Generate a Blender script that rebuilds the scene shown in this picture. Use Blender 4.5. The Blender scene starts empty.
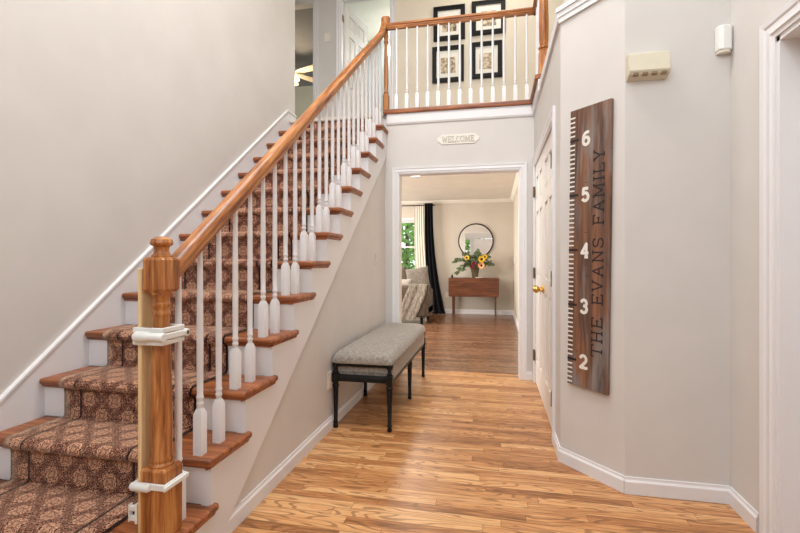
import bpy, bmesh, math, random
from mathutils import Matrix, Vector
random.seed(7)
PI = math.pi
SC = bpy.context.scene
COL = SC.collection

# ------------------------------------------------------------------ camera, sky, lights, exposure
YAW = math.radians(11.9)
cam_d = bpy.data.cameras.new('camera')
cam = bpy.data.objects.new('camera', cam_d); COL.objects.link(cam)
cam.location = (0, 0, 1.154)
cam.rotation_euler = (PI/2, 0, YAW)
cam_d.sensor_width = 36
cam_d.lens = 450/800*36
cam_d.shift_y = -6.5/800
cam_d.clip_start = 0.02
SC.camera = cam

world = bpy.data.worlds.new('sky'); SC.world = world
world.use_nodes = True
wb = world.node_tree.nodes['Background']
wb.inputs[0].default_value = (0.86, 0.93, 1.0, 1)
wb.inputs[1].default_value = 2.2

def area_light(name, loc, target, sx, sy, power, color=(1, 1, 1)):
    l = bpy.data.lights.new(name, 'AREA'); l.shape = 'RECTANGLE'
    l.size = sx; l.size_y = sy; l.energy = power; l.color = color
    o = bpy.data.objects.new(name, l); COL.objects.link(o)
    o.location = loc
    d = Vector(target) - Vector(loc)
    o.rotation_euler = d.to_track_quat('-Z', 'Y').to_euler()
    return o
# daylight through the tall foyer window over the front door
area_light('daylight_upper_window', (-0.45, -1.50, 3.95), (-1.2, 4.0, 1.9), 2.5, 1.9, 85, (0.86, 0.93, 1.0))
# added fill light under the foyer ceiling, out of view and without a fixture
area_light('foyer_fill_light', (-0.75, 2.05, 5.05), (-0.75, 2.05, 0), 1.6, 1.6, 128, (1.0, 0.985, 0.96))
# living room: daylight from the side windows and its ceiling lamps
area_light('daylight_living_window', (-4.8, 7.4, 1.5), (0.0, 7.6, 1.2), 2.6, 1.6, 235, (1.0, 0.97, 0.93))
area_light('living_ceiling_lamp', (-1.6, 6.9, 2.40), (-1.6, 6.9, 0), 0.8, 0.8, 62, (1.0, 0.92, 0.82))
# upper hall: unseen light added to brighten it, no fixture modelled
area_light('hall_fill_light', (0.1, 5.1, 5.05), (0.1, 5.1, 0), 0.6, 0.6, 15, (1.0, 0.94, 0.84))

SC.view_settings.view_transform = 'Standard'
SC.view_settings.look = 'None'
SC.view_settings.gamma = 1
SC.view_settings.use_curve_mapping = False
SC.view_settings.exposure = 0.0
SC.cycles.use_denoising = True
SC.cycles.max_bounces = 10
SC.cycles.diffuse_bounces = 6
SC.cycles.sample_clamp_indirect = 6

# ------------------------------------------------------------------ materials
def srgb(r, g, b):
    f = lambda c: (c/12.92 if c <= 0.04045 else ((c+0.055)/1.055)**2.4)
    return (f(r/255), f(g/255), f(b/255), 1)

class NT:
    def __init__(self, name):
        self.m = bpy.data.materials.new(name); self.m.use_nodes = True
        self.t = self.m.node_tree; self.n = self.t.nodes
        self.b = self.n['Principled BSDF']
    def node(self, typ, **kw):
        nd = self.n.new(typ)
        for k, v in kw.items(): setattr(nd, k, v)
        return nd
    def link(self, a, b): self.t.links.new(a, b)
    def val(self, sock, v):
        if isinstance(v, bpy.types.NodeSocket): self.link(v, sock)
        else: sock.default_value = v
    def math(self, op, a, b=0.0, c=0.0):
        nd = self.node('ShaderNodeMath', operation=op)
        self.val(nd.inputs[0], a); self.val(nd.inputs[1], b); self.val(nd.inputs[2], c)
        return nd.outputs[0]
    def mix(self, f, a, b, mode='MIX'):
        nd = self.node('ShaderNodeMix', data_type='RGBA', blend_type=mode)
        self.val(nd.inputs[0], f); self.val(nd.inputs[6], a); self.val(nd.inputs[7], b)
        return nd.outputs[2]
    def ramp(self, f, stops):
        nd = self.node('ShaderNodeValToRGB'); cr = nd.color_ramp
        while len(cr.elements) < len(stops): cr.elements.new(0.5)
        for e, (p, c) in zip(cr.elements, stops): e.position = p; e.color = c
        self.val(nd.inputs[0], f); return nd.outputs[0]
    def coords(self, kind='Object', scale=(1, 1, 1), rot=(0, 0, 0)):
        if kind == 'Position': src = self.node('ShaderNodeNewGeometry').outputs['Position']
        else: src = self.node('ShaderNodeTexCoord').outputs[kind]
        mp = self.node('ShaderNodeMapping'); mp.inputs['Scale'].default_value = scale; mp.inputs['Rotation'].default_value = rot
        self.link(src, mp.inputs[0]); return mp.outputs[0]
    def noise(self, vec, scale, detail=3.0, rough=0.55, dist=0.0):
        nd = self.node('ShaderNodeTexNoise'); self.link(vec, nd.inputs['Vector'])
        nd.inputs['Scale'].default_value = scale; nd.inputs['Detail'].default_value = detail
        nd.inputs['Roughness'].default_value = rough; nd.inputs['Distortion'].default_value = dist
        return nd.outputs[0]
    def bump(self, h, strength=0.2, dist=0.01):
        nd = self.node('ShaderNodeBump'); nd.inputs['Strength'].default_value = strength
        nd.inputs['Distance'].default_value = dist; self.link(h, nd.inputs['Height'])
        self.link(nd.outputs[0], self.b.inputs['Normal'])
    def color(self, c): self.val(self.b.inputs['Base Color'], c)
    def rough(self, r): self.val(self.b.inputs['Roughness'], r)

def paint(name, c, rough=0.6, var=0.03, bump=0.05):
    t = NT(name); v = t.coords('Object')
    n = t.noise(v, 3.0)
    lo = tuple(x*(1-var) for x in c[:3])+(1,); hi = tuple(min(1, x*(1+var)) for x in c[:3])+(1,)
    t.color(t.ramp(n, [(0.3, lo), (0.7, hi)])); t.rough(rough)
    if bump: t.bump(t.noise(v, 180.0, 2.0), bump, 0.003)
    return t.m

def plain(name, c, rough=0.5, metal=0.0, var=0.06, scale=30.0, bump=0.0, coat=0.0):
    t = NT(name); v = t.coords('Object'); n = t.noise(v, scale)
    lo = tuple(x*(1-var) for x in c[:3])+(1,); hi = tuple(min(1, x*(1+var)) for x in c[:3])+(1,)
    t.color(t.ramp(n, [(0.3, lo), (0.7, hi)])); t.rough(rough); t.b.inputs['Metallic'].default_value = metal
    t.b.inputs['Coat Weight'].default_value = coat
    if bump: t.bump(n, bump, 0.004)
    return t.m

def wood(name, dark, mid, light, axis='X', rot=(0, 0, 0), rough=0.42, scale=1.0, coat=0.08):
    t = NT(name)
    s = {'X': (2.2, 34, 34), 'Y': (34, 2.2, 34), 'Z': (34, 34, 2.2)}[axis]
    v = t.coords('Object', tuple(k*scale for k in s), (0, 0, 0))
    if rot != (0, 0, 0):
        r = t.coords('Object', (1, 1, 1), rot)
        mp = t.node('ShaderNodeMapping'); mp.inputs['Scale'].default_value = tuple(k*scale for k in s)
        t.link(r, mp.inputs[0]); v = mp.outputs[0]
    n1 = t.noise(v, 1.0, 4.0, 0.6, 0.6)
    n2 = t.noise(v, 4.5, 2.0, 0.5, 0.2)
    f = t.math('ADD', t.math('MULTIPLY', n1, 0.72), t.math('MULTIPLY', n2, 0.28))
    t.color(t.ramp(f, [(0.36, dark), (0.5, mid), (0.64, light)]))
    t.rough(rough); t.b.inputs['Coat Weight'].default_value = coat; t.b.inputs['Coat Roughness'].default_value = 0.2
    t.bump(n2, 0.05, 0.002)
    return t.m

def plank_floor(name, tones, width=0.057, length=0.68, rough=0.27, gap=0.55):
    t = NT(name)
    pos = t.node('ShaderNodeNewGeometry').outputs['Position']
    sp = t.node('ShaderNodeSeparateXYZ'); t.link(pos, sp.inputs[0])
    x, y = sp.outputs[0], sp.outputs[1]
    yr = t.math('DIVIDE', y, width); row = t.math('FLOOR', yr); fy = t.math('FRACT', yr)
    wn = t.node('ShaderNodeTexWhiteNoise', noise_dimensions='1D'); t.link(row, wn.inputs['W'])
    xr = t.math('ADD', t.math('DIVIDE', x, length), t.math('MULTIPLY', wn.outputs[0], 7.3))
    cell = t.math('FLOOR', xr); fx = t.math('FRACT', xr)
    cb = t.node('ShaderNodeCombineXYZ'); t.link(row, cb.inputs[0]); t.link(cell, cb.inputs[1])
    w2 = t.node('ShaderNodeTexWhiteNoise', noise_dimensions='3D'); t.link(cb.outputs[0], w2.inputs['Vector'])
    h = w2.outputs[0]
    # grain, shifted from board to board
    gx = t.math('ADD', t.math('MULTIPLY', x, 4.2), t.math('MULTIPLY', h, 91.0))
    gy = t.math('ADD', t.math('MULTIPLY', y, 42.0), t.math('MULTIPLY', h, 37.0))
    gc = t.node('ShaderNodeCombineXYZ'); t.link(gx, gc.inputs[0]); t.link(gy, gc.inputs[1])
    g = t.noise(gc.outputs[0], 1.0, 4.0, 0.62, 0.9)
    g2 = t.noise(gc.outputs[0], 5.0, 2.0, 0.5, 0.1)
    f = t.math('ADD', t.math('MULTIPLY', h, 0.36), t.math('ADD', t.math('MULTIPLY', g, 0.66), t.math('MULTIPLY', g2, 0.20)))
    f = t.math('SUBTRACT', f, 0.10)
    fx_ = t.math('ADD', t.math('MULTIPLY', x, 1.5), t.math('MULTIPLY', h, 53.0))
    fy_ = t.math('ADD', t.math('MULTIPLY', y, 13.0), t.math('MULTIPLY', h, 71.0))
    fc = t.node('ShaderNodeCombineXYZ'); t.link(fx_, fc.inputs[0]); t.link(fy_, fc.inputs[1])
    fig = t.math('SINE', t.math('MULTIPLY', t.noise(fc.outputs[0], 1.0, 1.0, 0.5, 0.4), 75.0))
    fig = t.ramp(t.math('MULTIPLY', fig, t.math('ADD', 0.35, g)), [(0.35, (0, 0, 0, 1)), (0.75, (1, 1, 1, 1))])
    c = t.ramp(f, tones)
    c = t.mix(t.math('MULTIPLY', fig, 0.55), c, t.mix(0.35, tones[0][1], (0.02, 0.01, 0.004, 1)))
    ey = t.math('MINIMUM', fy, t.math('SUBTRACT', 1.0, fy))
    ex = t.math('MULTIPLY', t.math('MINIMUM', fx, t.math('SUBTRACT', 1.0, fx)), length/width)
    e = t.math('LESS_THAN', t.math('MINIMUM', ey, ex), 0.022)
    t.color(t.mix(t.math('MULTIPLY', e, gap), c, srgb(70, 40, 18)))
    t.rough(t.math('ADD', rough, t.math('MULTIPLY', g2, 0.12)))
    t.b.inputs['Specular IOR Level'].default_value = 0.42
    t.bump(t.math('SUBTRACT', g2, t.math('MULTIPLY', e, 0.6)), 0.06, 0.002)
    return t.m

def carpet_mat(name):
    t = NT(name)
    uv = t.node('ShaderNodeTexCoord').outputs['UV']
    sp = t.node('ShaderNodeSeparateXYZ'); t.link(uv, sp.inputs[0])
    nz = t.node('ShaderNodeTexNoise'); t.link(uv, nz.inputs['Vector']); nz.inputs['Scale'].default_value = 60
    jit = t.math('MULTIPLY', t.math('SUBTRACT', nz.outputs[0], 0.5), 0.010)
    u = t.math('ADD', sp.outputs[0], jit); v = t.math('ADD', sp.outputs[1], jit)
    PU, PV = 0.145, 0.150
    def medallion(ou, ov):
        a = t.math('SUBTRACT', t.math('FRACT', t.math('ADD', t.math('DIVIDE', u, PU), ou)), 0.5)
        b = t.math('SUBTRACT', t.math('FRACT', t.math('ADD', t.math('DIVIDE', v, PV), ov)), 0.5)
        r = t.math('SQRT', t.math('ADD', t.math('MULTIPLY', a, a), t.math('MULTIPLY', b, b)))
        th = t.math('ARCTAN2', a, b)
        pet = t.math('MULTIPLY', t.math('COSINE', t.math('MULTIPLY', th, 12.0)), 0.030)
        pet2 = t.math('MULTIPLY', t.math('COSINE', t.math('MULTIPLY', th, 4.0)), 0.060)
        edge = t.math('ADD', 0.25, t.math('ADD', pet, pet2))
        k = t.math('DIVIDE', r, edge)
        ring = t.math('SINE', t.math('ADD', t.math('MULTIPLY', k, 17.0), t.math('MULTIPLY', t.math('SINE', t.math('MULTIPLY', th, 12.0)), 1.3)))
        inside = t.math('LESS_THAN', k, 1.15)
        return t.math('MULTIPLY', inside, t.math('GREATER_THAN', ring, 0.05))
    m1 = medallion(0.0, 0.0); m2 = medallion(0.5, 0.5)
    cu = t.math('COSINE', t.math('MULTIPLY', u, 2*PI/PU)); cv = t.math('COSINE', t.math('MULTIPLY', v, 2*PI/PV))
    c2u = t.math('COSINE', t.math('MULTIPLY', u, 6*PI/PU)); c2v = t.math('COSINE', t.math('MULTIPLY', v, 6*PI/PV))
    blot = t.noise(uv, 110.0, 2.0, 0.6)
    fine = t.noise(uv, 900.0, 2.0, 0.7)
    F = t.math('ADD', t.math('MULTIPLY', cu, cv), t.math('MULTIPLY', t.math('MULTIPLY', c2u, c2v), 0.22))
    F = t.math('ADD', F, t.math('MULTIPLY', blot, 0.40))
    # filigree: thin contour lines of the field
    fil = t.math('ABSOLUTE', t.math('SUBTRACT', t.math('FRACT', t.math('MULTIPLY', F, 3.6)), 0.5))
    fil = t.ramp(fil, [(0.10, (1, 1, 1, 1)), (0.20, (0, 0, 0, 1))])
    med = t.math('MAXIMUM', m1, m2)
    zone = t.ramp(t.math('ADD', t.math('MULTIPLY', cu, cv), t.math('MULTIPLY', blot, 0.3)), [(0.10, (0.5, 0.5, 0.5, 1)), (0.5, (1, 1, 1, 1))])
    pat = t.math('MAXIMUM', t.math('MULTIPLY', fil, zone), t.math('MULTIPLY', med, 0.72))
    pat = t.math('MULTIPLY', pat, t.math('ADD', 0.50, t.math('MULTIPLY', blot, 0.95)))
    ground = t.ramp(blot, [(0.35, srgb(50, 20, 24)), (0.65, srgb(100, 46, 42))])
    gold = t.ramp(fine, [(0.3, srgb(204, 142, 108)), (0.7, srgb(242, 196, 162))])
    c = t.mix(pat, ground, gold)
    dk = t.math('LESS_THAN', t.math('ABSOLUTE', t.math('SUBTRACT', t.math('FRACT', t.math('ADD', t.math('MULTIPLY', F, 1.3), 0.25)), 0.5)), 0.06)
    c = t.mix(t.math('MULTIPLY', dk, 0.75), c, srgb(36, 22, 26))
    # border stripes along both long edges of the runner
    d = t.math('MINIMUM', sp.outputs[0], t.math('SUBTRACT', 0.723, sp.outputs[0]))
    b1 = t.math('LESS_THAN', d, 0.007)
    b2 = t.math('LESS_THAN', t.math('ABSOLUTE', t.math('SUBTRACT', d, 0.098)), 0.006)
    c = t.mix(t.math('MAXIMUM', b1, b2), c, srgb(38, 24, 28))
    t.color(c); t.rough(0.95)
    t.b.inputs['Specular IOR Level'].default_value = 0.1
    t.b.inputs['Sheen Weight'].default_value = 0.6; t.b.inputs['Sheen Roughness'].default_value = 0.35
    t.b.inputs['Sheen Tint'].default_value = (1.0, 0.74, 0.54, 1)
    t.bump(t.math('ADD', fine, t.math('MULTIPLY', pat, 0.5)), 0.5, 0.004)
    return t.m

def fabric(name, c1, c2, scale=420.0, bump=0.4):
    t = NT(name); v = t.coords('Object')
    a = t.noise(v, scale, 2.0, 0.7); b = t.noise(v, scale/7, 3.0, 0.6)
    f = t.math('ADD', t.math('MULTIPLY', a, 0.6), t.math('MULTIPLY', b, 0.4))
    t.color(t.ramp(f, [(0.36, c1), (0.62, c2)])); t.rough(0.95)
    t.b.inputs['Specular IOR Level'].default_value = 0.15
    t.b.inputs['Sheen Weight'].default_value = 0.2
    t.bump(f, bump, 0.004)
    return t.m

def stripe_fabric(name, c1, c2):
    t = NT(name); v = t.coords('Object', (1, 1, 1))
    w = t.noise(t.coords('Object', (60, 60, 14)), 1.0, 3.0, 0.6)
    a = t.noise(v, 300.0, 2.0, 0.7)
    f = t.math('ADD', t.math('MULTIPLY', w, 0.65), t.math('MULTIPLY', a, 0.35))
    t.color(t.ramp(f, [(0.38, c1), (0.6, c2)])); t.rough(0.95); t.bump(f, 0.5, 0.006)
    return t.m

def emit(name, c, s):
    t = NT(name); t.color(c); t.b.inputs['Emission Color'].default_value = c
    t.b.inputs['Emission Strength'].default_value = s
    return t.m

def glass_mat(name, tint=(1, 1, 1, 1), rough=0.0):
    t = NT(name); t.color(tint); t.rough(rough); t.b.inputs['Transmission Weight'].default_value = 1.0
    t.b.inputs['IOR'].default_value = 1.45
    return t.m

def pane_mat(name):
    t = NT(name); out = t.n['Material Output']
    tr = t.node('ShaderNodeBsdfTransparent'); gl = t.node('ShaderNodeBsdfGlossy'); gl.inputs['Roughness'].default_value = 0.02
    fr = t.node('ShaderNodeFresnel'); fr.inputs[0].default_value = 1.35
    mx = t.node('ShaderNodeMixShader'); t.link(fr.outputs[0], mx.inputs[0]); t.link(tr.outputs[0], mx.inputs[1]); t.link(gl.outputs[0], mx.inputs[2])
    t.link(mx.outputs[0], out.inputs[0]); return t.m

def sketch_mat(name, seed):
    t = NT(name); v = t.coords('Object', (1, 1, 1))
    mp = t.node('ShaderNodeMapping'); mp.inputs['Location'].default_value = (seed*3.1, seed*1.7, seed); t.link(v, mp.inputs[0])
    n = t.noise(mp.outputs[0], 26.0, 4.0, 0.7); n2 = t.noise(mp.outputs[0], 9.0, 1.0)
    f = t.math('ADD', t.math('MULTIPLY', n, 0.75), t.math('MULTIPLY', n2, 0.25))
    t.color(t.ramp(f, [(0.40, srgb(92, 80, 68)), (0.5, srgb(170, 150, 122)), (0.58, srgb(222, 208, 182))])); t.rough(0.6)
    return t.m

def ruler_wood(name):
    t = NT(name)
    v = t.coords('Object', (22, 22, 1.6)); b = t.coords('Object', (5.5, 5.5, 1.1))
    n = t.noise(v, 1.0, 5.0, 0.65, 0.8); p = t.noise(b, 1.6, 3.0, 0.6)
    s = t.noise(t.coords('Object', (16, 16, 60)), 1.0, 3.0, 0.6)
    base = t.ramp(n, [(0.30, srgb(50, 36, 32)), (0.46, srgb(100, 70, 54)), (0.64, srgb(140, 94, 66))])
    grey = t.ramp(n, [(0.30, srgb(66, 60, 60)), (0.66, srgb(142, 130, 124))])
    c = t.mix(t.ramp(p, [(0.47, (0, 0, 0, 1)), (0.62, (1, 1, 1, 1))]), base, grey)
    scr = t.math('GREATER_THAN', s, 0.70)
    c = t.mix(t.math('MULTIPLY', scr, 0.8), c, srgb(34, 26, 26))
    t.color(c); t.rough(0.6); t.bump(n, 0.15, 0.003)
    return t.m

M = {}
M['wall'] = paint('greige_paint', srgb(207, 203, 199), 0.55)
M['wall_cream'] = paint('cream_paint', srgb(220, 210, 192), 0.6)
M['wall_blue'] = paint('pale_blue_paint', srgb(196, 206, 208), 0.6)
M['living_wall'] = paint('beige_paint', srgb(205, 197, 184), 0.6)
M['white'] = paint('white_trim_paint', srgb(224, 223, 225), 0.4, 0.015, 0.0)
M['white_door'] = paint('white_door_paint', srgb(226, 221, 216), 0.4, 0.015, 0.0)
M['ceiling'] = paint('ceiling_paint', srgb(232, 226, 214), 0.8, 0.04, 0.5)
M['ceil_shaded'] = paint('shaded_ceiling_paint', srgb(122, 126, 136), 0.8, 0.05, 0.5)  # bedroom ceiling: dimness away from the fan light put into the colour
OD, OM, OL = srgb(108, 58, 22), srgb(168, 102, 48), srgb(204, 144, 82)
M['oak_x'] = wood('oak_tread_wood', srgb(92, 46, 22), srgb(142, 80, 42), srgb(178, 110, 64), 'X')
M['oak_y'] = wood('oak_nosing_wood', srgb(92, 46, 22), srgb(142, 80, 42), srgb(178, 110, 64), 'Y')
M['oak_z'] = wood('oak_newel_wood', OD, OM, OL, 'Z')
M['oak_rail'] = wood('oak_handrail_wood', OD, OM, OL, 'Y', (-math.atan(0.765), 0, 0))
M['oak_level'] = wood('oak_level_rail_wood', OD, OM, OL, 'X')
M['pine'] = wood('pine_board_wood', srgb(206, 172, 120), srgb(224, 192, 142), srgb(236, 210, 166), 'Z', rough=0.55, coat=0.0)
M['walnut'] = wood('walnut_table_wood', srgb(70, 36, 20), srgb(104, 58, 34), srgb(128, 76, 46), 'X', rough=0.35)
M['floor'] = plank_floor('oak_strip_floor', [(0.22, srgb(118, 74, 42)), (0.40, srgb(174, 118, 72)), (0.58, srgb(204, 150, 98)), (0.8, srgb(222, 178, 128))])
M['floor_dark'] = plank_floor('brown_strip_floor', [(0.22, srgb(84, 54, 38)), (0.42, srgb(116, 80, 57)), (0.6, srgb(136, 98, 72)), (0.8, srgb(152, 114, 86))], rough=0.2)
M['carpet'] = carpet_mat('damask_carpet')
M['hall_carpet'] = fabric('hall_carpet_pile', srgb(186, 178, 164), srgb(212, 204, 190), 300)
M['black'] = plain('black_painted_wood', srgb(20, 18, 18), 0.45, 0, 0.2, 20)
M['black'].node_tree.nodes['Principled BSDF'].inputs['Specular IOR Level'].default_value = 0.25
M['black_frame'] = plain('black_frame_wood', srgb(18, 16, 15), 0.5, 0, 0.2, 20)
M['black_frame'].node_tree.nodes['Principled BSDF'].inputs['Specular IOR Level'].default_value = 0.2
M['bench_fabric'] = fabric('grey_tweed', srgb(104, 98, 90), srgb(176, 168, 158), 420)
M['nail'] = plain('antique_nickel', srgb(120, 112, 100), 0.3, 1.0)
M['brass'] = plain('polished_brass', srgb(214, 168, 88), 0.2, 1.0)
M['old_brass'] = plain('aged_brass', srgb(120, 96, 62), 0.35, 1.0)
M['plastic'] = plain('white_plastic', srgb(226, 227, 224), 0.35, 0, 0.02)
M['ivory'] = plain('ivory_plastic', srgb(206, 199, 178), 0.5, 0, 0.02)
M['ivory_dark'] = plain('chime_grille', srgb(140, 122, 92), 0.6, 0, 0.05)
M['plate'] = plain('switch_plate_plastic', srgb(228, 222, 210), 0.4, 0, 0.02)
M['painted_plate'] = plain('painted_plate', srgb(206, 198, 190), 0.5, 0, 0.02)
M['ruler'] = ruler_wood('stained_ruler_wood')
M['ruler_white'] = plain('white_stencil_paint', srgb(226, 222, 214), 0.6, 0, 0.05)
M['ruler_black'] = plain('black_stencil_paint', srgb(26, 22, 28), 0.6, 0, 0.1)
M['sign'] = plain('distressed_white_metal', srgb(226, 223, 214), 0.5, 0.0, 0.04, 60)
M['sign_letter'] = plain('shadow_grey_lettering', srgb(188, 180, 166), 0.5, 0.0, 0.1, 60)  # grey stands in for the shadows around white raised letters
M['mirror'] = plain('mirror_silver', (0.92, 0.92, 0.9, 1), 0.02, 1.0, 0.0)
M['mat_board'] = plain('white_mat_board', srgb(236, 232, 222), 0.8, 0, 0.01)
M['curtain_black'] = fabric('black_curtain_cloth', srgb(16, 16, 20), srgb(24, 24, 30), 200, 0.1)
M['curtain_black'].node_tree.nodes['Principled BSDF'].inputs['Sheen Weight'].default_value = 0
M['curtain_white'] = fabric('white_curtain_cloth', srgb(226, 220, 208), srgb(240, 234, 222), 200, 0.1)
M['sofa'] = fabric('taupe_upholstery', srgb(72, 62, 53), srgb(100, 88, 76), 260)
M['throw'] = stripe_fabric('woven_throw', srgb(84, 78, 70), srgb(168, 160, 148))
M['pillow'] = fabric('grey_pillow_cloth', srgb(84, 76, 70), srgb(134, 126, 116), 200)
M['pillow_light'] = fabric('light_pillow_cloth', srgb(140, 134, 126), srgb(180, 174, 166), 90)
M['leaf'] = plain('eucalyptus_leaf', srgb(100, 116, 84), 0.6, 0, 0.35, 40)
M['stem'] = plain('green_stem', srgb(82, 92, 48), 0.6, 0, 0.2)
M['sun_petal'] = plain('yellow_petal', srgb(240, 194, 44), 0.6, 0, 0.12)
M['sun_disc'] = plain('brown_flower_disc', srgb(64, 40, 22), 0.9, 0, 0.3, 200)
M['peach_petal'] = plain('peach_petal', srgb(238, 176, 128), 0.6, 0, 0.1)
M['red_petal'] = plain('burgundy_petal', srgb(112, 26, 34), 0.6, 0, 0.15)
M['vase'] = plain('olive_glazed_ceramic', srgb(96, 84, 58), 0.25, 0, 0.2, 14)
M['candle'] = plain('dark_bottle', srgb(34, 26, 24), 0.3, 0, 0.1)
M['pane'] = pane_mat('window_pane')
M['tree_leaf'] = plain('garden_leaf', srgb(122, 170, 76), 0.6, 0, 0.45, 3)
M['bark'] = plain('bark', srgb(92, 74, 58), 0.9, 0, 0.3, 12)
M['grass'] = plain('lawn', srgb(92, 132, 58), 0.9, 0, 0.25, 6)
M['lamp_glass'] = emit('lit_lamp_glass', (1.0, 0.82, 0.55, 1), 3)
M['vanity_glass'] = emit('lit_vanity_glass', (1.0, 0.97, 0.92, 1), 7)
M['fan_blade'] = plain('pale_fan_blade', srgb(206, 196, 180), 0.5, 0, 0.05)
M['green_cloth'] = fabric('green_blanket', srgb(74, 106, 72), srgb(108, 142, 98), 160)
M['dresser'] = wood('reddish_dresser_wood', srgb(92, 42, 22), srgb(126, 64, 34), srgb(150, 84, 48), 'X')
M['marble'] = plain('white_stone', srgb(226, 220, 208), 0.4, 0, 0.05)

# ------------------------------------------------------------------ helpers
class MB:
    """collects shapes (in world coordinates, or under the matrix T) into one mesh"""
    def __init__(self, T=None):
        self.bm = bmesh.new(); self.T = T or Matrix.Identity(4); self.uvs = None
    def _fin(self, vs):
        for v in vs: v.co = self.T @ v.co
        return self
    def box(self, x0, x1, y0, y1, z0, z1):
        v = [self.bm.verts.new(p) for p in ((x0, y0, z0), (x1, y0, z0), (x1, y1, z0), (x0, y1, z0), (x0, y0, z1), (x1, y0, z1), (x1, y1, z1), (x0, y1, z1))]
        for f in ((0, 3, 2, 1), (4, 5, 6, 7), (0, 1, 5, 4), (1, 2, 6, 5), (2, 3, 7, 6), (3, 0, 4, 7)): self.bm.faces.new([v[i] for i in f])
        return self._fin(v)
    def prism(self, poly, a0, a1, axis='X'):
        """poly in the two remaining axes: X -> (y,z), Y -> (x,z), Z -> (x,y)"""
        mk = {'X': lambda p, a: (a, p[0], p[1]), 'Y': lambda p, a: (p[0], a, p[1]), 'Z': lambda p, a: (p[0], p[1], a)}[axis]
        A = [self.bm.verts.new(mk(p, a0)) for p in poly]; B = [self.bm.verts.new(mk(p, a1)) for p in poly]
        n = len(poly)
        caps = [self.bm.faces.new(A), self.bm.faces.new(B[::-1])]
        for f in caps: f.normal_update()
        if n > 8: bmesh.ops.triangulate(self.bm, faces=caps, ngon_method='EAR_CLIP')
        for i in range(n): self.bm.faces.new((A[i], B[i], B[(i+1) % n], A[(i+1) % n]))
        return self._fin(A+B)
    def lathe(self, c, prof, seg=20, axis='Z', sides=None):
        """prof: (radius, height) pairs along the axis from point c"""
        rings = []; allv = []
        for r, h in prof:
            ring = []
            for k in range(seg):
                a = 2*PI*(k+0.5)/seg
                p = {'Z': (c[0]+r*math.cos(a), c[1]+r*math.sin(a), c[2]+h), 'X': (c[0]+h, c[1]+r*math.cos(a), c[2]+r*math.sin(a)),
                     'Y': (c[0]+r*math.cos(a), c[1]+h, c[2]+r*math.sin(a))}[axis]
                ring.append(self.bm.verts.new(p))
            rings.append(ring); allv += ring
        for i in range(len(rings)-1):
            for k in range(seg):
                self.bm.faces.new((rings[i][k], rings[i][(k+1) % seg], rings[i+1][(k+1) % seg], rings[i+1][k]))
        self.bm.faces.new(rings[0][::-1]); self.bm.faces.new(rings[-1])
        return self._fin(allv)
    def square_lathe(self, c, prof):
        """square section column; prof: (half width, height)"""
        rings = []; allv = []
        for r, h in prof:
            ring = [self.bm.verts.new((c[0]+sx*r, c[1]+sy*r, c[2]+h)) for sx, sy in ((-1, -1), (1, -1), (1, 1), (-1, 1))]
            rings.append(ring); allv += ring
        for i in range(len(rings)-1):
            for k in range(4):
                self.bm.faces.new((rings[i][k], rings[i][(k+1) % 4], rings[i+1][(k+1) % 4], rings[i+1][k]))
        self.bm.faces.new(rings[0][::-1]); self.bm.faces.new(rings[-1])
        return self._fin(allv)
    def sweep(self, path, sect, up=Vector((0, 0, 1)), closed_sect=True):
        """sect: (side, up) offsets, swept along path"""
        path = [Vector(p) for p in path]; rings = []; allv = []
        for i, p in enumerate(path):
            t = (path[min(i+1, len(path)-1)] - path[max(i-1, 0)]).normalized()
            u = up
            side = t.cross(u)
            if side.length < 1e-4: side = t.cross(Vector((0, 1, 0)))
            side.normalize(); un = side.cross(t).normalized()
            ring = [self.bm.verts.new(p + side*a + un*b) for a, b in sect]
            rings.append(ring); allv += ring
        n = len(sect)
        for i in range(len(rings)-1):
            for k in range(n):
                self.bm.faces.new((rings[i][k], rings[i][(k+1) % n], rings[i+1][(k+1) % n], rings[i+1][k]))
        self.bm.faces.new(rings[0][::-1]); self.bm.faces.new(rings[-1])
        return self._fin(allv)
    def tube(self, path, r, seg=8, r1=None):
        path = [Vector(p) for p in path]; rings = []; allv = []
        ref = Vector((0.31, 0.17, 0.93))
        for i, p in enumerate(path):
            t = (path[min(i+1, len(path)-1)] - path[max(i-1, 0)]).normalized()
            s = t.cross(ref).normalized(); u = s.cross(t)
            rr = r if r1 is None else r + (r1-r)*i/(len(path)-1)
            ring = [self.bm.verts.new(p + s*rr*math.cos(2*PI*k/seg) + u*rr*math.sin(2*PI*k/seg)) for k in range(seg)]
            rings.append(ring); allv += ring
        for i in range(len(rings)-1):
            for k in range(seg):
                self.bm.faces.new((rings[i][k], rings[i][(k+1) % seg], rings[i+1][(k+1) % seg], rings[i+1][k]))
        self.bm.faces.new(rings[0][::-1]); self.bm.faces.new(rings[-1])
        return self._fin(allv)
    def ball(self, c, r, sx=1, sy=1, sz=1, sub=2):
        res = bmesh.ops.create_icosphere(self.bm, subdivisions=sub, radius=r)
        vs = res['verts']
        for v in vs: v.co = Vector((v.co.x*sx+c[0], v.co.y*sy+c[1], v.co.z*sz+c[2]))
        return self._fin(vs)
    def grid(self, f, nu, nv, thick=0.0):
        """surface f(u,v) with u,v in 0..1; thickened along its normal by thick when given"""
        g = [[self.bm.verts.new(f(i/nu, j/nv)) for j in range(nv+1)] for i in range(nu+1)]
        fs = []
        for i in range(nu):
            for j in range(nv):
                fs.append(self.bm.faces.new((g[i][j], g[i+1][j], g[i+1][j+1], g[i][j+1])))
        vs = [v for row in g for v in row]
        if thick:
            bmesh.ops.recalc_face_normals(self.bm, faces=fs)
            r = bmesh.ops.solidify(self.bm, geom=fs, thickness=thick)
            vs = list({v for v in self.bm.verts if v in set(vs)} | {e for e in r['geom'] if isinstance(e, bmesh.types.BMVert)})
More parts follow.
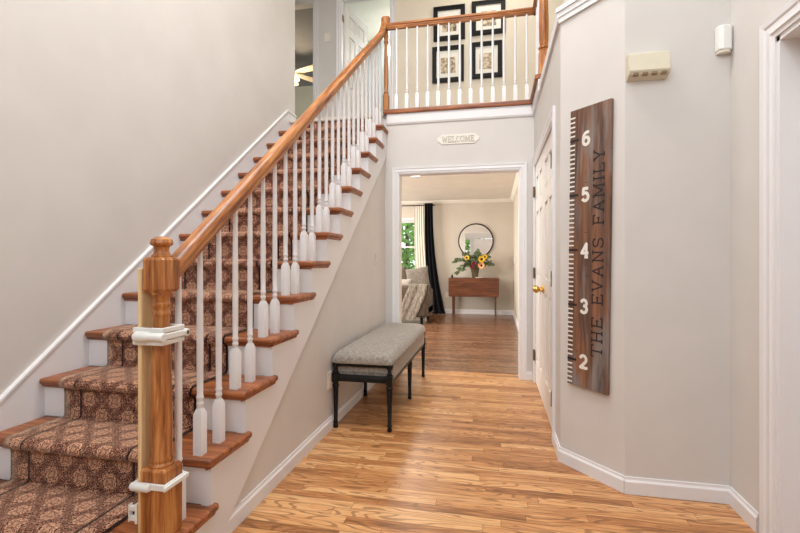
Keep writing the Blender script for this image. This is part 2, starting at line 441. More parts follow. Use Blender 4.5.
        return self._fin(vs)
    def stroke(self, pts, w, h=0.002, dots=True):
        """flat stroke of width w in the local xy plane, raised h along z"""
        for q_, ((x0, y0), (x1, y1)) in enumerate(zip(pts, pts[1:])):
            dx, dy = x1-x0, y1-y0; L = math.hypot(dx, dy)
            if L < 1e-6: continue
            nx, ny = -dy/L*w/2, dx/L*w/2
            self.prism([(x0+nx, y0+ny), (x0-nx, y0-ny), (x1-nx, y1-ny), (x1+nx, y1+ny)], 0, h*(1+0.05*(q_ % 3)), 'Z')
        if dots:
            for x, y in pts[1:-1]:
                self.prism([(x+w/2*math.cos(2*PI*k/8), y+w/2*math.sin(2*PI*k/8)) for k in range(8)], 0, h*0.92, 'Z')
        return self
    def build(self, name, mat, parent=None, bevel=0.0, smooth=False, seg=2, angle=35, subsurf=0, origin=None):
        bm = self.bm
        bmesh.ops.recalc_face_normals(bm, faces=bm.faces[:])
        if parent is not None: off = parent_origin(parent)
        else:
            if origin is not None: off = Vector(origin)
            else:
                xs = [v.co.x for v in bm.verts]; ys = [v.co.y for v in bm.verts]; zs = [v.co.z for v in bm.verts]
                off = Vector(((min(xs)+max(xs))/2, (min(ys)+max(ys))/2, min(zs)))
        for v in bm.verts: v.co -= off
        me = bpy.data.meshes.new(name); bm.to_mesh(me); bm.free()
        me.materials.append(mat)
        o = bpy.data.objects.new(name, me); COL.objects.link(o)
        o['wx'], o['wy'], o['wz'] = off
        if parent is not None: o.parent = parent
        else: o.location = off
        if bevel:
            b = o.modifiers.new('bevel', 'BEVEL'); b.width = bevel; b.segments = seg; b.limit_method = 'ANGLE'; b.angle_limit = math.radians(40)
        if subsurf:
            s = o.modifiers.new('subsurf', 'SUBSURF'); s.levels = subsurf; s.render_levels = subsurf
        if smooth or subsurf:
            for p in me.polygons: p.use_smooth = True
            if not subsurf:
                try: me.set_sharp_from_angle(angle=math.radians(angle))
                except Exception: pass
        return o

def parent_origin(p): return Vector((p['wx'], p['wy'], p['wz']))

def tag(o, label=None, cat=None, group=None, kind=None):
    if label: o['label'] = label
    if cat: o['category'] = cat
    if group: o['group'] = group
    if kind: o['kind'] = kind
    return o

def thing(name, loc, label, cat, group=None):
    o = bpy.data.objects.new(name, None); COL.objects.link(o)
    o.location = loc; o.empty_display_size = 0.1
    o['wx'], o['wy'], o['wz'] = loc
    return tag(o, label, cat, group)

def struct(o, label=None):
    o['kind'] = 'structure'
    if label: o['label'] = label
    return o

KIDS = {}
def dup(o, loc=None, parent=None, label=None, group=None):
    c = o.copy(); COL.objects.link(c)
    if parent is not None: c.parent = parent
    for ch in [k for k in bpy.data.objects if k.parent == o]: dup(ch, None, c)
    if loc is not None: c.location = loc
    if label: c['label'] = label
    if group: c['group'] = group
    return c

def local(origin, xdir, zdir=(0, 0, 1)):
    """matrix whose local x runs along xdir, local y is up, local z comes out of the wall"""
    x = Vector(xdir).normalized(); y = Vector(zdir); z = x.cross(y).normalized()
    m = Matrix.Identity(4)
    for i in range(3): m[i][0], m[i][1], m[i][2], m[i][3] = x[i], y[i], z[i], origin[i]
    return m

# ------------------------------------------------------------------ key dimensions
RISE, RUN = 0.1913, 0.249
R = lambda k: 1.326 + (k-1)*RUN            # face of riser k
Z = lambda k: RISE*k                       # top of tread k
XS, XL, XR = -1.104, -2.187, 0.37          # stair side wall, skirt on the left wall, closet wall
UP = 14*RISE                               # upper floor
CEIL = 5.12
HY = 4.50                                  # wall with the cased opening
BY = 9.73                                  # living room back wall
PY = 5.80                                  # upper hall wall with the pictures

# ------------------------------------------------------------------ setting
struct(MB().box(-2.5, 1.5, -1.8, 4.70, -0.1, 0).build('floor', M['floor']))
struct(MB().box(-5.2, 0.60, 4.70, BY+0.1, -0.1, -0.001).build('floor_living', M['floor_dark']))
struct(MB().box(-2.35, -2.2, -1.75, 4.71, 0, CEIL).build('wall_left', M['wall']))
# wall below the stair stringer
struct(MB().prism([(1.609, 0), (HY, 0), (HY, 0.767*(HY-1.609)), (4.40, 0.767*(4.40-1.609))], XS-0.10, XS, 'X').build('wall_stair', M['wall']))
OX0, OX1, OZ = -0.966, 0.240, 2.038
w = MB(); w.box(XS-0.10, OX0, HY, HY+0.12, 0, 2.60); w.box(OX1, XR+0.12, HY, HY+0.12, 0, 2.60); w.box(OX0, OX1, HY, HY+0.12, OZ, 2.60)
struct(w.build('wall_back', M['wall']))
# closet wall with its double door opening
CY0, CY1, CZ = 3.03, 4.40, 2.034
w = MB(); w.box(XR, XR+0.12, 2.727, CY0, 0, 2.60); w.box(XR, XR+0.12, CY1, HY, 0, 2.60); w.box(XR, XR+0.12, CY0, CY1, CZ, 2.60)
struct(w.build('wall_closet', M['wall']))
A0, A1 = Vector((XR, 2.727, 0)), Vector((0.633, 2.415, 0))
AD = (A1-A0).normalized(); AN = Vector((AD.y, -AD.x, 0))          # AN points into the hall
if AN.dot(Vector((0, -1, 0))) < 0: AN = -AN
w = MB(); a = [A0, A1, A1-AN*0.1, A0-AN*0.1]
w.prism([(p.x, p.y) for p in a], 0, 2.60, 'Z')
struct(w.build('wall_angled', M['wall']))
struct(MB().box(0.633, 1.25, 2.415, 2.535, 0, CEIL).build('wall_panel', M['wall']))
DY0, DY1 = 1.20, 2.045
w = MB(); w.box(1.094, 1.214, DY1, 2.415, 0, CEIL); w.box(1.094, 1.214, -1.75, DY0, 0, CEIL); w.box(1.094, 1.214, DY0, DY1, 2.034, CEIL)
struct(w.build('wall_right', M['wall']))
# front wall: door, two sidelights, tall window above
w = MB(); FY0, FY1 = -1.75, -1.60
for x0, x1, z0, z1 in ((-2.2, -1.50, 0, CEIL), (0.62, 1.094, 0, CEIL), (-1.50, 0.62, 2.15, 2.90), (-1.50, 0.62, 4.90, CEIL), (-1.08, -0.96, 0, 2.15), (-0.02, 0.10, 0, 2.15)):
    w.box(x0, x1, FY0, FY1, z0, z1)
struct(w.build('wall_front', M['wall']))
struct(MB().box(-2.35, 1.25, -1.75, PY, CEIL, CEIL+0.1).build('ceiling', M['ceiling']))
struct(MB().box(0.3, 2.5, 2.45, PY, CEIL, CEIL+0.1).build('ceiling_hall', M['ceiling']))
# upper floor slab
w = MB(); w.box(-4.6, 2.5, 4.60, 9.7, 2.46, UP-0.02); p0 = A0-AN*0.03; p1 = A1-AN*0.03; w.prism([(XR+0.02, 4.563), (XR+0.02, p0.y+0.02), (p0.x, p0.y), (p1.x, p1.y), (2.5, p1.y), (2.5, 4.563)], 2.46, UP-0.02, 'Z')
struct(w.build('floor_upper', M['hall_carpet']))
# upper hall walls
BX0, BX1 = -3.15, -2.428      # bedroom doorway
TX0, TX1 = -2.045, -1.344     # bathroom doorway
DZ = UP+2.02
w = MB()
for x0, x1, z0, z1 in ((-4.6, BX0, UP-0.02, CEIL), (BX1, TX0, UP-0.02, CEIL), (BX0, BX1, DZ, CEIL), (TX0, TX1, DZ, CEIL)):
    w.box(x0, x1, PY, PY+0.11, z0, z1)
struct(w.build('wall_upper_left', M['wall']))
struct(MB().box(TX1, 2.5, PY, PY+0.11, UP-0.02, CEIL).build('wall_upper', M['wall_cream']))
struct(MB().box(-3.9, -3.8, 4.60, PY, UP-0.02, CEIL).build('wall_upper_end', M['wall']))
struct(MB().box(-3.8, -2.35, 4.61, 4.71, UP-0.02, CEIL).build('wall_upper_return', M['wall']))
struct(MB().box(2.4, 2.5, 2.56, PY, UP-0.02, CEIL).build('wall_upper_right', M['wall_cream']))
struct(MB().box(0.80, 2.5, 2.54, 2.60, UP-0.02, CEIL).build('wall_upper_front', M['wall_cream']))
struct(MB().box(-4.0, -2.35, 4.6, PY, CEIL, CEIL+0.1).build('ceiling_landing', M['ceiling']))
# bathroom
struct(MB().box(-2.35, -0.4, 7.85, 7.95, UP-0.02, CEIL).build('wall_bath_back', M['wall_blue']))
w = MB(); w.box(-2.40, -2.28, PY+0.11, 7.85, UP-0.02, CEIL)
struct(w.build('wall_bath_left', M['wall_blue']))
struct(MB().box(-0.5, -0.4, PY+0.11, 7.85, UP-0.02, CEIL).build('wall_bath_right', M['wall_blue']))
struct(MB().box(-2.35, -0.4, PY+0.11, 7.95, CEIL, CEIL+0.08).build('ceiling_bath', M['ceiling']))
# bedroom
struct(MB().box(-5.6, -2.40, 9.6, 9.7, UP-0.02, CEIL).build('wall_bedroom_back', M['wall_blue']))
struct(MB().box(-5.7, -5.6, PY+0.11, 9.7, UP-0.02, CEIL).build('wall_bedroom_left', M['wall_blue']))
struct(MB().box(-5.6, -4.6, PY, PY+0.11, UP-0.02, CEIL).build('wall_bedroom_front', M['wall_blue']))
struct(MB().box(-2.40, -2.30, 7.95, 9.6, UP-0.02, CEIL).build('wall_bedroom_right', M['wall_blue']))
struct(MB().box(-5.7, -2.35, PY+0.11, 9.7, CEIL, CEIL+0.08).build('ceiling_bedroom', M['ceil_shaded']))
# living room
WX0, WX1, WZ0, WZ1 = -3.1, -1.68, 0.86, 2.02
w = MB(); w.box(-5.2, WX0, BY, BY+0.12, 0, 2.44); w.box(WX1, 0.6, BY, BY+0.12, 0, 2.44); w.box(WX0, WX1, BY, BY+0.12, 0, WZ0); w.box(WX0, WX1, BY, BY+0.12, WZ1, 2.44)
struct(w.build('wall_living_back', M['living_wall']))
struct(MB().box(0.385, 0.56, HY+0.12, BY, 0, 2.44).build('wall_living_right', M['living_wall']))
struct(MB().box(-5.2, -5.08, HY+0.12, BY, 0, 2.44).build('wall_living_left', M['living_wall']))
struct(MB().box(-5.2, -2.2, HY, HY+0.12, 0, 2.44).build('wall_living_front', M['living_wall']))
struct(MB().box(-5.2, 0.6, HY+0.12, BY+0.12, 2.44, 2.46).build('ceiling_living', M['ceiling']))

# ---- trims
def base_profile(mb, p0, p1, h=0.082, t=0.014, n=None):
    """baseboard from p0 to p1 (2D), n = direction into the room"""
    p0, p1 = Vector(p0), Vector(p1); n = Vector(n).normalized()
    sec = [(0, 0), (t, 0), (t, h-0.022), (t*0.55, h-0.012), (t*0.45, h), (0, h)]
    A = [mb.bm.verts.new((p0.x+n.x*a, p0.y+n.y*a, b)) for a, b in sec]
    B = [mb.bm.verts.new((p1.x+n.x*a, p1.y+n.y*a, b)) for a, b in sec]
    k = len(sec); mb.bm.faces.new(A); mb.bm.faces.new(B[::-1])
    for i in range(k): mb.bm.faces.new((A[i], B[i], B[(i+1) % k], A[(i+1) % k]))
    return mb
struct(base_profile(MB(), (XS, 1.63), (XS, HY), n=(1, 0)).build('baseboard_stair', M['white']))
struct(base_profile(MB(), (-1.09, HY), (-1.028, HY), n=(0, -1)).build('baseboard_back', M['white']))
struct(base_profile(MB(), (0.302, HY), (XR, HY), n=(0, -1)).build('baseboard_back_right', M['white']))
struct(base_profile(MB(), (XR, 2.72), (XR, 2.945), n=(-1, 0)).build('baseboard_closet', M['white']))
struct(base_profile(MB(), (A0.x-0.004, A0.y-0.004), (A1.x, A1.y), n=(AN.x, AN.y)).build('baseboard_angled', M['white']))
struct(base_profile(MB(), (0.627, 2.415), (1.094, 2.415), n=(0, -1)).build('baseboard_panel', M['white']))
struct(base_profile(MB(), (1.094, 2.415), (1.094, 2.172), n=(-1, 0)).build('baseboard_right', M['white']))
struct(base_profile(MB(), (-5.0, BY), (0.385, BY), h=0.10, n=(0, -1)).build('baseboard_living_back', M['white']))
struct(base_profile(MB(), (0.385, HY+0.12), (0.385, BY), h=0.10, n=(-1, 0)).build('baseboard_living_right', M['white']))
# living crown moulding
w = MB(); w.prism([(BY, 2.44), (BY-0.07, 2.44), (BY-0.06, 2.42), (BY-0.02, 2.375), (BY, 2.37)], -5.0, 0.385, 'X')
struct(w.build('trim_1', M['ceiling']))
w = MB(); w.prism([(0.385, 2.44), (0.315, 2.44), (0.325, 2.42), (0.365, 2.375), (0.385, 2.37)], HY+0.12, BY-0.05, 'Y')
struct(w.build('trim_2', M['ceiling']))

def casing(name, mat, T, x0, x1, z0, z1, wd=0.07, depth=0.016):
    """door casing in local coordinates: x along the wall, y up, z out of the wall"""
    mb = MB(T)
    def strip(a, b, vert):
        sec = [(0, 0.55), (0.18, 0.6), (0.25, 0.95), (0.45, 0.8), (0.62, 0.75), (0.72, 1.0), (1.0, 1.1)]   # position across, height
        return sec
    sec = strip(0, 0, 0)
    # left leg (outer side at x0-wd), right leg, head mitred
    def leg(xin, s):
        A = []; B = []
        for u, h in sec + [(1.0, 0), (0, 0)]:
            x = xin - s*u*wd
            A.append(mb.bm.verts.new((x, z0, h*depth))); B.append(mb.bm.verts.new((x, z1+u*wd, h*depth)))
        n = len(A); mb.bm.faces.new(A); mb.bm.faces.new(B[::-1])
        for i in range(n): mb.bm.faces.new((A[i], B[i], B[(i+1) % n], A[(i+1) % n]))
        mb._fin(A+B)
    leg(x0, 1); leg(x1, -1)
    A = []; B = []
    for u, h in sec + [(1.0, 0), (0, 0)]:
        A.append(mb.bm.verts.new((x0-u*wd, z1+u*wd, h*depth))); B.append(mb.bm.verts.new((x1+u*wd, z1+u*wd, h*depth)))
    n = len(A); mb.bm.faces.new(A); mb.bm.faces.new(B[::-1])
    for i in range(n): mb.bm.faces.new((A[i], B[i], B[(i+1) % n], A[(i+1) % n]))
    mb._fin(A+B)
    return struct(mb.build(name, mat))

casing('trim_3', M['white'], local((0, HY, 0), (1, 0, 0)), OX0+0.002, OX1-0.002, 0, OZ-0.002, 0.063)
w = MB(); w.box(OX0, OX0+0.010, HY-0.004, HY+0.124, 0, OZ); w.box(OX1-0.010, OX1, HY-0.004, HY+0.124, 0, OZ); w.box(OX0, OX1, HY-0.004, HY+0.124, OZ-0.010, OZ)
struct(w.build('trim_4', M['white']))
casing('trim_5', M['white'], local((XR, CY1, 0), (0, -1, 0)), 0, CY1-CY0, 0, CZ, 0.085)
casing('trim_6', M['white'], local((1.094, 0, 0), (0, -1, 0)), -DY1-0.001, -DY0, 0, 2.034, 0.085, 0.02)
w = MB(); w.box(1.090, 1.218, DY1-0.018, DY1+0.002, 0, 2.034); w.box(1.090, 1.218, DY0-0.002, DY0+0.018, 0, 2.034); w.box(1.090, 1.218, DY0, DY1+0.002, 2.014, 2.036)
w.box(1.16, 1.175, DY1-0.032, DY1-0.018, 0, 2.016)
struct(w.build('trim_7', M['white']))
casing('trim_8', M['white'], local((0, PY, 0), (1, 0, 0)), BX0, BX1, UP, DZ, 0.062)
casing('trim_9', M['white'], local((0, PY, 0), (1, 0, 0)), TX0, TX1, UP, DZ, 0.058)
w = MB()
for x0, x1 in ((BX0, BX1), (TX0, TX1)):
    w.box(x0, x0+0.015, PY-0.003, PY+0.113, UP-0.02, DZ); w.box(x1-0.015, x1, PY-0.003, PY+0.113, UP-0.02, DZ); w.box(x0, x1, PY-0.003, PY+0.113, DZ-0.015, DZ)
struct(w.build('trim_10', M['white']))
# white skirt board up the left wall, with its cap, ending in the landing baseboard
sk = lambda y: 0.525 + 0.778*(y-1.618)
yE = 1.618 + (UP+0.097-0.525)/0.778
w = MB(); w.prism([(0.97, 0), (1.60, 0), (4.71, 2.40), (4.71, UP+0.085), (yE, UP+0.085), (0.97, sk(0.97)-0.012)], -2.2, XL, 'X')
struct(w.build('trim_11', M['white']))
w = MB(); w.sweep([(-2.190, 0.965, sk(0.965)-0.006), (-2.190, yE-0.02, sk(yE-0.02)-0.006)], [(-0.010, -0.008), (0.009, -0.008), (0.009, 0.004), (0.004, 0.010), (-0.010, 0.010)])
w.box(-2.2, -2.180, yE-0.02, 4.71, UP+0.078, UP+0.096)
struct(w.build('trim_12', M['white']))
# fascia under the balcony edge, turning along the closet wall and round the angled wall
FZ0, FZ1 = 2.535, 2.645
w = MB(); w.prism([(HY, FZ0), (HY-0.012, FZ0+0.004), (HY-0.02, FZ0+0.02), (HY-0.02, FZ1), (HY, FZ1)], -1.085, XR, 'X')
w.prism([(XR, FZ0), (XR-0.012, FZ0+0.004), (XR-0.02, FZ0+0.02), (XR-0.02, FZ1), (XR, FZ1)], 3.86, HY, 'Y')
struct(w.build('trim_13', M['white']))
w = MB(); T = local((A0.x, A0.y, 0), AD)
w = MB(T); w.prism([(-0.004, 2.515), (0.42, 2.515), (0.42, 2.60), (-0.004, 2.60)], 0, 0.012, 'Z'); w.prism([(-0.008, 2.545), (0.42, 2.545), (0.42, 2.60), (-0.008, 2.60)], 0, 0.018, 'Z'); w.prism([(-0.012, 2.575), (0.42, 2.575), (0.42, 2.60), (-0.012, 2.60)], 0, 0.026, 'Z')
w.T = Matrix.Identity(4); w.box(XR-0.016, XR+0.05, 2.72, 3.86, 2.53, 2.60)
struct(w.build('trim_14', M['white']))
# threshold strip where the two floors meet
struct(MB().box(OX0+0.016, OX1-0.016, 4.685, 4.72, -0.001, 0.004).build('trim_15', M['floor_dark'], bevel=0.002))

# ---- doors
def door_mesh(T, wd, ht, th=0.035):
    """six panel door: local x across, y up, z out"""
    mb = MB(T); st = 0.115*min(1, wd/0.7); mid = 0.10*min(1, wd/0.7)
    rails = [(0, 0.22), (0.88, 1.00), (1.58, 1.69), (ht-0.12, ht)]
    mb.prism([(0, 0), (st, 0), (st, ht), (0, ht)], -th/2, th/2, 'Z'); mb.prism([(wd-st, 0), (wd, 0), (wd, ht), (wd-st, ht)], -th/2, th/2, 'Z')
    mb.prism([(wd/2-mid/2, 0.22), (wd/2+mid/2, 0.22), (wd/2+mid/2, ht-0.12), (wd/2-mid/2, ht-0.12)], -th/2+0.0004, th/2-0.0004, 'Z')
    for a, b in rails: mb.prism([(st, a), (wd-st, a), (wd-st, b), (st, b)], -th/2+0.0002, th/2-0.0002, 'Z')
    for (a, b) in ((0.22, 0.88), (1.00, 1.58), (1.69, ht-0.12)):
        for x0, x1 in ((st, wd/2-mid/2), (wd/2+mid/2, wd-st)):
            mb.prism([(x0, a), (x1, a), (x1, b), (x0, b)], -th/2+0.012, th/2-0.012, 'Z')
            for s in (1, -1):
                o = [(x0+0.012, a+0.012), (x1-0.012, a+0.012), (x1-0.012, b-0.012), (x0+0.012, b-0.012)]
                i = [(x0+0.04, a+0.04), (x1-0.04, a+0.04), (x1-0.04, b-0.04), (x0+0.04, b-0.04)]
                z0, z1 = s*(th/2-0.012), s*(th/2-0.003)
                A = [mb.bm.verts.new((p[0], p[1], z0)) for p in o]; B = [mb.bm.verts.new((p[0], p[1], z1)) for p in i]
                mb.bm.faces.new(B)
                for k in range(4): mb.bm.faces.new((A[k], A[(k+1) % 4], B[(k+1) % 4], B[k]))
                mb._fin(A+B)
    return mb
def hinge(T, x, y):
    mb = MB(T); mb.prism([(x-0.022, y-0.045), (x+0.022, y-0.045), (x+0.022, y+0.045), (x-0.022, y+0.045)], 0.0, 0.004, 'Z')
    mb.prism([(x+0.008*math.cos(2*PI*k/10), 0.008+0.008*math.sin(2*PI*k/10)) for k in range(10)], y-0.05, y+0.05, 'Y')
    return mb
leafw = (CY1-CY0)/2-0.004
for i, (ys, hx, kx, nm) in enumerate(((CY1-0.002, 0.0, leafw-0.05, 'door_1'), (CY0+leafw+0.002, leafw, 0.05, 'door_2'))):
    T = local((XR+0.022, ys, 0.012), (0, -1, 0))
    d = struct(door_mesh(T, leafw, 2.018).build(nm, M['white_door'], bevel=0.002, seg=1))
    d['label'] = ['white six-panel closet leaf farther down the hall', 'white six-panel closet leaf nearer the ruler board'][i]
    for y in (0.25, 1.02, 1.78): hinge(local((XR-0.003, ys, 0.012), (0, -1, 0)), hx, y).build('hinge', M['old_brass'], d)
    k = MB(local((XR+0.004, ys, 0.012), (0, -1, 0)))
    T2 = k.T
    k.lathe((kx, 0.912, 0), [(0.031, 0), (0.031, 0.004), (0.026, 0.008), (0.011, 0.012), (0.010, 0.030), (0.018, 0.036), (0.027, 0.048), (0.029, 0.058), (0.024, 0.070), (0.010, 0.075)], 18, 'Z')
    kb = k.build('door_knob', M['brass'], d, smooth=True)
# study door beyond the right-hand casing, closed
d = struct(door_mesh(local((1.195, DY1-0.02, 0.012), (0, -1, 0)), DY1-DY0-0.04, 1.998).build('door_3', M['white_door']))
# bathroom door standing open
H0 = Vector((TX0+0.02, PY+0.10, 0)); H1 = Vector((-1.895, 6.56, 0))
dd = (H1-H0).normalized()
T = local((H0.x, H0.y, UP+0.01), dd)
d = struct(door_mesh(T, 0.665, 1.985).build('door_4', M['white_door'], bevel=0.002, seg=1)); d['label'] = 'white six-panel bathroom door standing open upstairs'
for y in (0.25, 1.0, 1.76):
    h = MB(local((TX0+0.016, PY+0.02, UP+0.01), (0, 1, 0))); h.prism([(0.0, y-0.045), (0.06, y-0.045), (0.06, y+0.045), (0.0, y+0.045)], 0.0, 0.004, 'Z')
    h.build('hinge', M['old_brass'], d)
# front door behind the camera (seen in the mirror)
d = struct(door_mesh(local((-0.95, -1.66, 0.01), (1, 0, 0)), 0.92, 2.12, 0.045).build('door_5', M['white_door']))
# windows
def window(name, x0, x1, z0, z1, y, s, mull_x=(), mull_z=(), fr=0.045):
    mb = MB()
    mb.box(x0, x0+fr, y, y+0.05, z0, z1); mb.box(x1-fr, x1, y, y+0.05, z0, z1); mb.box(x0, x1, y, y+0.05, z0, z0+fr); mb.box(x0, x1, y, y+0.05, z1-fr, z1)
    for m in mull_x: mb.box(m-0.014, m+0.014, y+0.01, y+0.04, z0, z1)
    for m in mull_z: mb.box(x0, x1, y+0.008, y+0.042, m-0.016, m+0.016)
    o = struct(mb.build(name, M['white']))
    MB().box(x0+0.01, x1-0.01, y+0.022, y+0.026, z0+0.01, z1-0.01).build('pane', M['pane'], o)
    return o
win = window('window_1', WX0, WX1, WZ0, WZ1, BY+0.03, 1, (-2.39,), ((WZ0+WZ1)/2,))
w = MB(); c = 0.065
w.box(WX0-c, WX0, BY-0.018, BY+0.04, WZ0-c, WZ1+c); w.box(WX1, WX1+c, BY-0.018, BY+0.04, WZ0-c, WZ1+c); w.box(WX0, WX1, BY-0.018, BY+0.04, WZ1, WZ1+c); w.box(WX0-0.02, WX1+0.02, BY-0.04, BY+0.04, WZ0-0.04, WZ0)
w.build('window_frame', M['white'], win)
window('window_2', -1.50, -1.08, 0.02, 2.15, -1.68, -1, (), (0.6, 1.1, 1.6))
window('window_3', 0.10, 0.62, 0.02, 2.15, -1.68, -1, (), (0.6, 1.1, 1.6))
window('window_4', -1.50, 0.62, 2.90, 4.90, -1.68, -1, (-0.8, -0.1), (3.5, 4.2))

# ------------------------------------------------------------------ staircase
st = thing('staircase', (-1.65, 1.3, 0), 'wooden staircase with oak treads and white risers climbing to the balcony', 'staircase')
for k in range(1, 14):
    y0 = R(k)-0.034; y1 = R(k+1)
    x1 = XS+0.034
    MB().prism([(XL, y0), (x1, y0), (x1, y1+0.030), (XS+0.002, y1+0.030), (XS+0.002, y1), (XL, y1)], Z(k)-0.030, Z(k), 'Z').build('tread', M['oak_x'], st, bevel=0.011, seg=3, smooth=True)
for k in range(1, 15):
    MB().box(XL, XS-0.03, R(k), R(k)+0.018, Z(k-1), Z(k)-(0.030 if k < 14 else 0.04)).build('riser', M['white'], st)
# scotia moulding under each nosing
for k in range(1, 14):
    w = MB(); w.prism([(R(k), Z(k)-0.030), (R(k)-0.017, Z(k)-0.030), (R(k)-0.014, Z(k)-0.042), (R(k), Z(k)-0.05)], XL, XS+0.006, 'X')
    w.prism([(XS, Z(k)-0.030), (XS+0.026, Z(k)-0.030), (XS+0.022, Z(k)-0.042), (XS, Z(k)-0.05)], R(k)-0.015, R(k+1)+0.015, 'Y')
    w.build('scotia', M['oak_x'], st)
# outer stringer, sawtooth above, straight below
poly = [(R(1), 0)]
for k in range(1, 13):
    poly += [(R(k), Z(k)-0.0305), (R(k+1), Z(k)-0.0305)]
poly += [(R(13), Z(13)-0.0305), (HY-0.002, Z(13)-0.0305), (HY-0.002, 0.767*(HY-0.002-1.609)), (1.609, 0)]
MB().prism(poly, XS-0.03, XS+0.0145, 'X').build('stringer', M['white'], st)
# landing nosing wrapped in pale hall carpet
MB().box(XL, XS-0.03, R(14)-0.03, R(14)+0.3, UP-0.04, UP).build('landing_nosing', M['hall_carpet'], st, bevel=0.012, seg=3)

# carpet runner with its thickness
CX0, CX1, CT = -2.058, -1.335, 0.011
prof = [(R(1)-CT, 0.004)]
for k in range(1, 15):
    zt = Z(k); r = R(k)
    prof += [(r-CT, zt-0.062), (r-CT-0.003, zt-0.045), (r-0.030-CT*0.6, zt-0.036), (r-0.034-CT, zt-0.026), (r-0.034-CT, zt-0.012), (r-0.031-CT*0.6, zt-0.001), (r-0.022, zt+CT*0.9), (r-0.008, zt+CT)]
    if k < 14: prof += [(R(k+1)-0.05, zt+CT), (R(k+1)-0.016, zt+CT*0.9), (R(k+1)-CT, zt+0.02)]
prof = prof[:-7] + [(R(14)-CT, UP-0.041)]
bm = bmesh.new(); uvl = bm.loops.layers.uv.new('UVMap')
NX = 14; rows = []; L = 0.0; vv = []
for i, (y, z) in enumerate(prof):
    if i: L += math.hypot(y-prof[i-1][0], z-prof[i-1][1])
    vv.append(L)
    rows.append([bm.verts.new((CX0+(CX1-CX0)*j/NX, y, z)) for j in range(NX+1)])
back = []
for i, (y, z) in enumerate(prof):
    a = Vector(prof[max(i-1, 0)]); b = Vector(prof[min(i+1, len(prof)-1)]); t = (b-a).normalized(); n = Vector((t.y, -t.x))
    back.append([bm.verts.new((CX0+(CX1-CX0)*j/NX, y+n.x*0.008, z+n.y*0.008)) for j in (0, NX)])
def uvface(vs, uv):
    f = bm.faces.new(vs); f.smooth = True
    for lp, q in zip(f.loops, uv): lp[uvl].uv = q
for i in range(len(prof)-1):
    for j in range(NX):
        u0, u1 = (CX1-CX0)*j/NX, (CX1-CX0)*(j+1)/NX
        uvface((rows[i][j], rows[i][j+1], rows[i+1][j+1], rows[i+1][j]), ((u0, vv[i]), (u1, vv[i]), (u1, vv[i+1]), (u0, vv[i+1])))
    uvface((rows[i][0], rows[i+1][0], back[i+1][0], back[i][0]), ((0, vv[i]), (0, vv[i+1]), (0, vv[i+1]), (0, vv[i])))
    uvface((rows[i][NX], back[i][1], back[i+1][1], rows[i+1][NX]), ((0, vv[i]), (0, vv[i]), (0, vv[i+1]), (0, vv[i+1])))
off = Vector((-1.707, R(1), 0))
for v in bm.verts: v.co -= off
me = bpy.data.meshes.new('carpet_runner'); bm.to_mesh(me); bm.free(); me.materials.append(M['carpet'])
cr = bpy.data.objects.new('carpet_runner', me); COL.objects.link(cr); cr.location = off
tag(cr, 'brown and gold damask carpet runner laid down the stairs', 'carpet')

# ------------------------------------------------------------------ stair railing
BXC = -1.147
rail_z = lambda y: 1.137 + 0.7683*(y-1.45)
sr = thing('stair_railing', (BXC, 1.38, 0), 'sloping oak handrail on white balusters beside the carpeted stairs', 'railing')
# newel post
nw = MB(); NXC, NYC = BXC-0.003, 1.38
nw.square_lathe((NXC, NYC, 0), [(0.047, 0.192), (0.047, 0.425), (0.041, 0.434)])
newel = nw.build('newel_post', M['oak_z'], sr, bevel=0.002, seg=1)
MB().square_lathe((NXC, NYC, 0), [(0.034, 1.040), (0.0425, 1.052), (0.0425, 1.154), (0.036, 1.164)]).build('newel_block', M['oak_z'], newel, bevel=0.004, seg=1)
MB().lathe((NXC, NYC, 0), [(0.040, 0.430), (0.041, 0.440), (0.036, 0.448), (0.0385, 0.455), (0.0385, 0.462), (0.036, 0.470), (0.0355, 0.60), (0.031, 0.80), (0.0265, 0.930), (0.026, 0.955), (0.030, 0.962), (0.030, 0.970), (0.0265, 0.976), (0.027, 0.985), (0.0315, 0.992), (0.0315, 1.000), (0.027, 1.006), (0.029, 1.028), (0.034, 1.034), (0.034, 1.044)], 28).build('turned_shaft', M['oak_z'], newel, smooth=True)
MB().lathe((NXC, NYC, 0), [(0.034, 1.162), (0.034, 1.170), (0.029, 1.174), (0.024, 1.184), (0.024, 1.194), (0.027, 1.202), (0.035, 1.207), (0.0375, 1.214), (0.034, 1.226), (0.023, 1.234), (0.008, 1.237)], 28).build('cap', M['oak_z'], newel, smooth=True)
# handrail, rising to a gooseneck at the top newel
hs = [(0.020, -0.034), (0.022, -0.022), (0.027, -0.018), (0.027, -0.012), (0.0235, -0.008), (0.0235, -0.004), (0.031, 0.000), (0.033, 0.008), (0.030, 0.018), (0.021, 0.027), (0.008, 0.032)]
sect = hs + [(-a, b) for a, b in hs[::-1]]
TX, TY = -1.118, 4.60
path = [(BXC, 1.415, rail_z(1.415)), (BXC, 2.5, rail_z(2.5)), (BXC, 3.6, rail_z(3.6)), (BXC, 4.38, rail_z(4.38)), (BXC+0.004, 4.45, rail_z(4.45)+0.006), (BXC+0.01, 4.500, rail_z(4.50)+0.02), (BXC+0.018, 4.535, rail_z(4.535)+0.05), (BXC+0.022, 4.552, rail_z(4.535)+0.10), (BXC+0.022, 4.556, rail_z(4.535)+0.16)]
MB().sweep(path, sect, up=Vector((0, -0.35, 1))).build('handrail', M['oak_rail'], sr, smooth=True, angle=50)
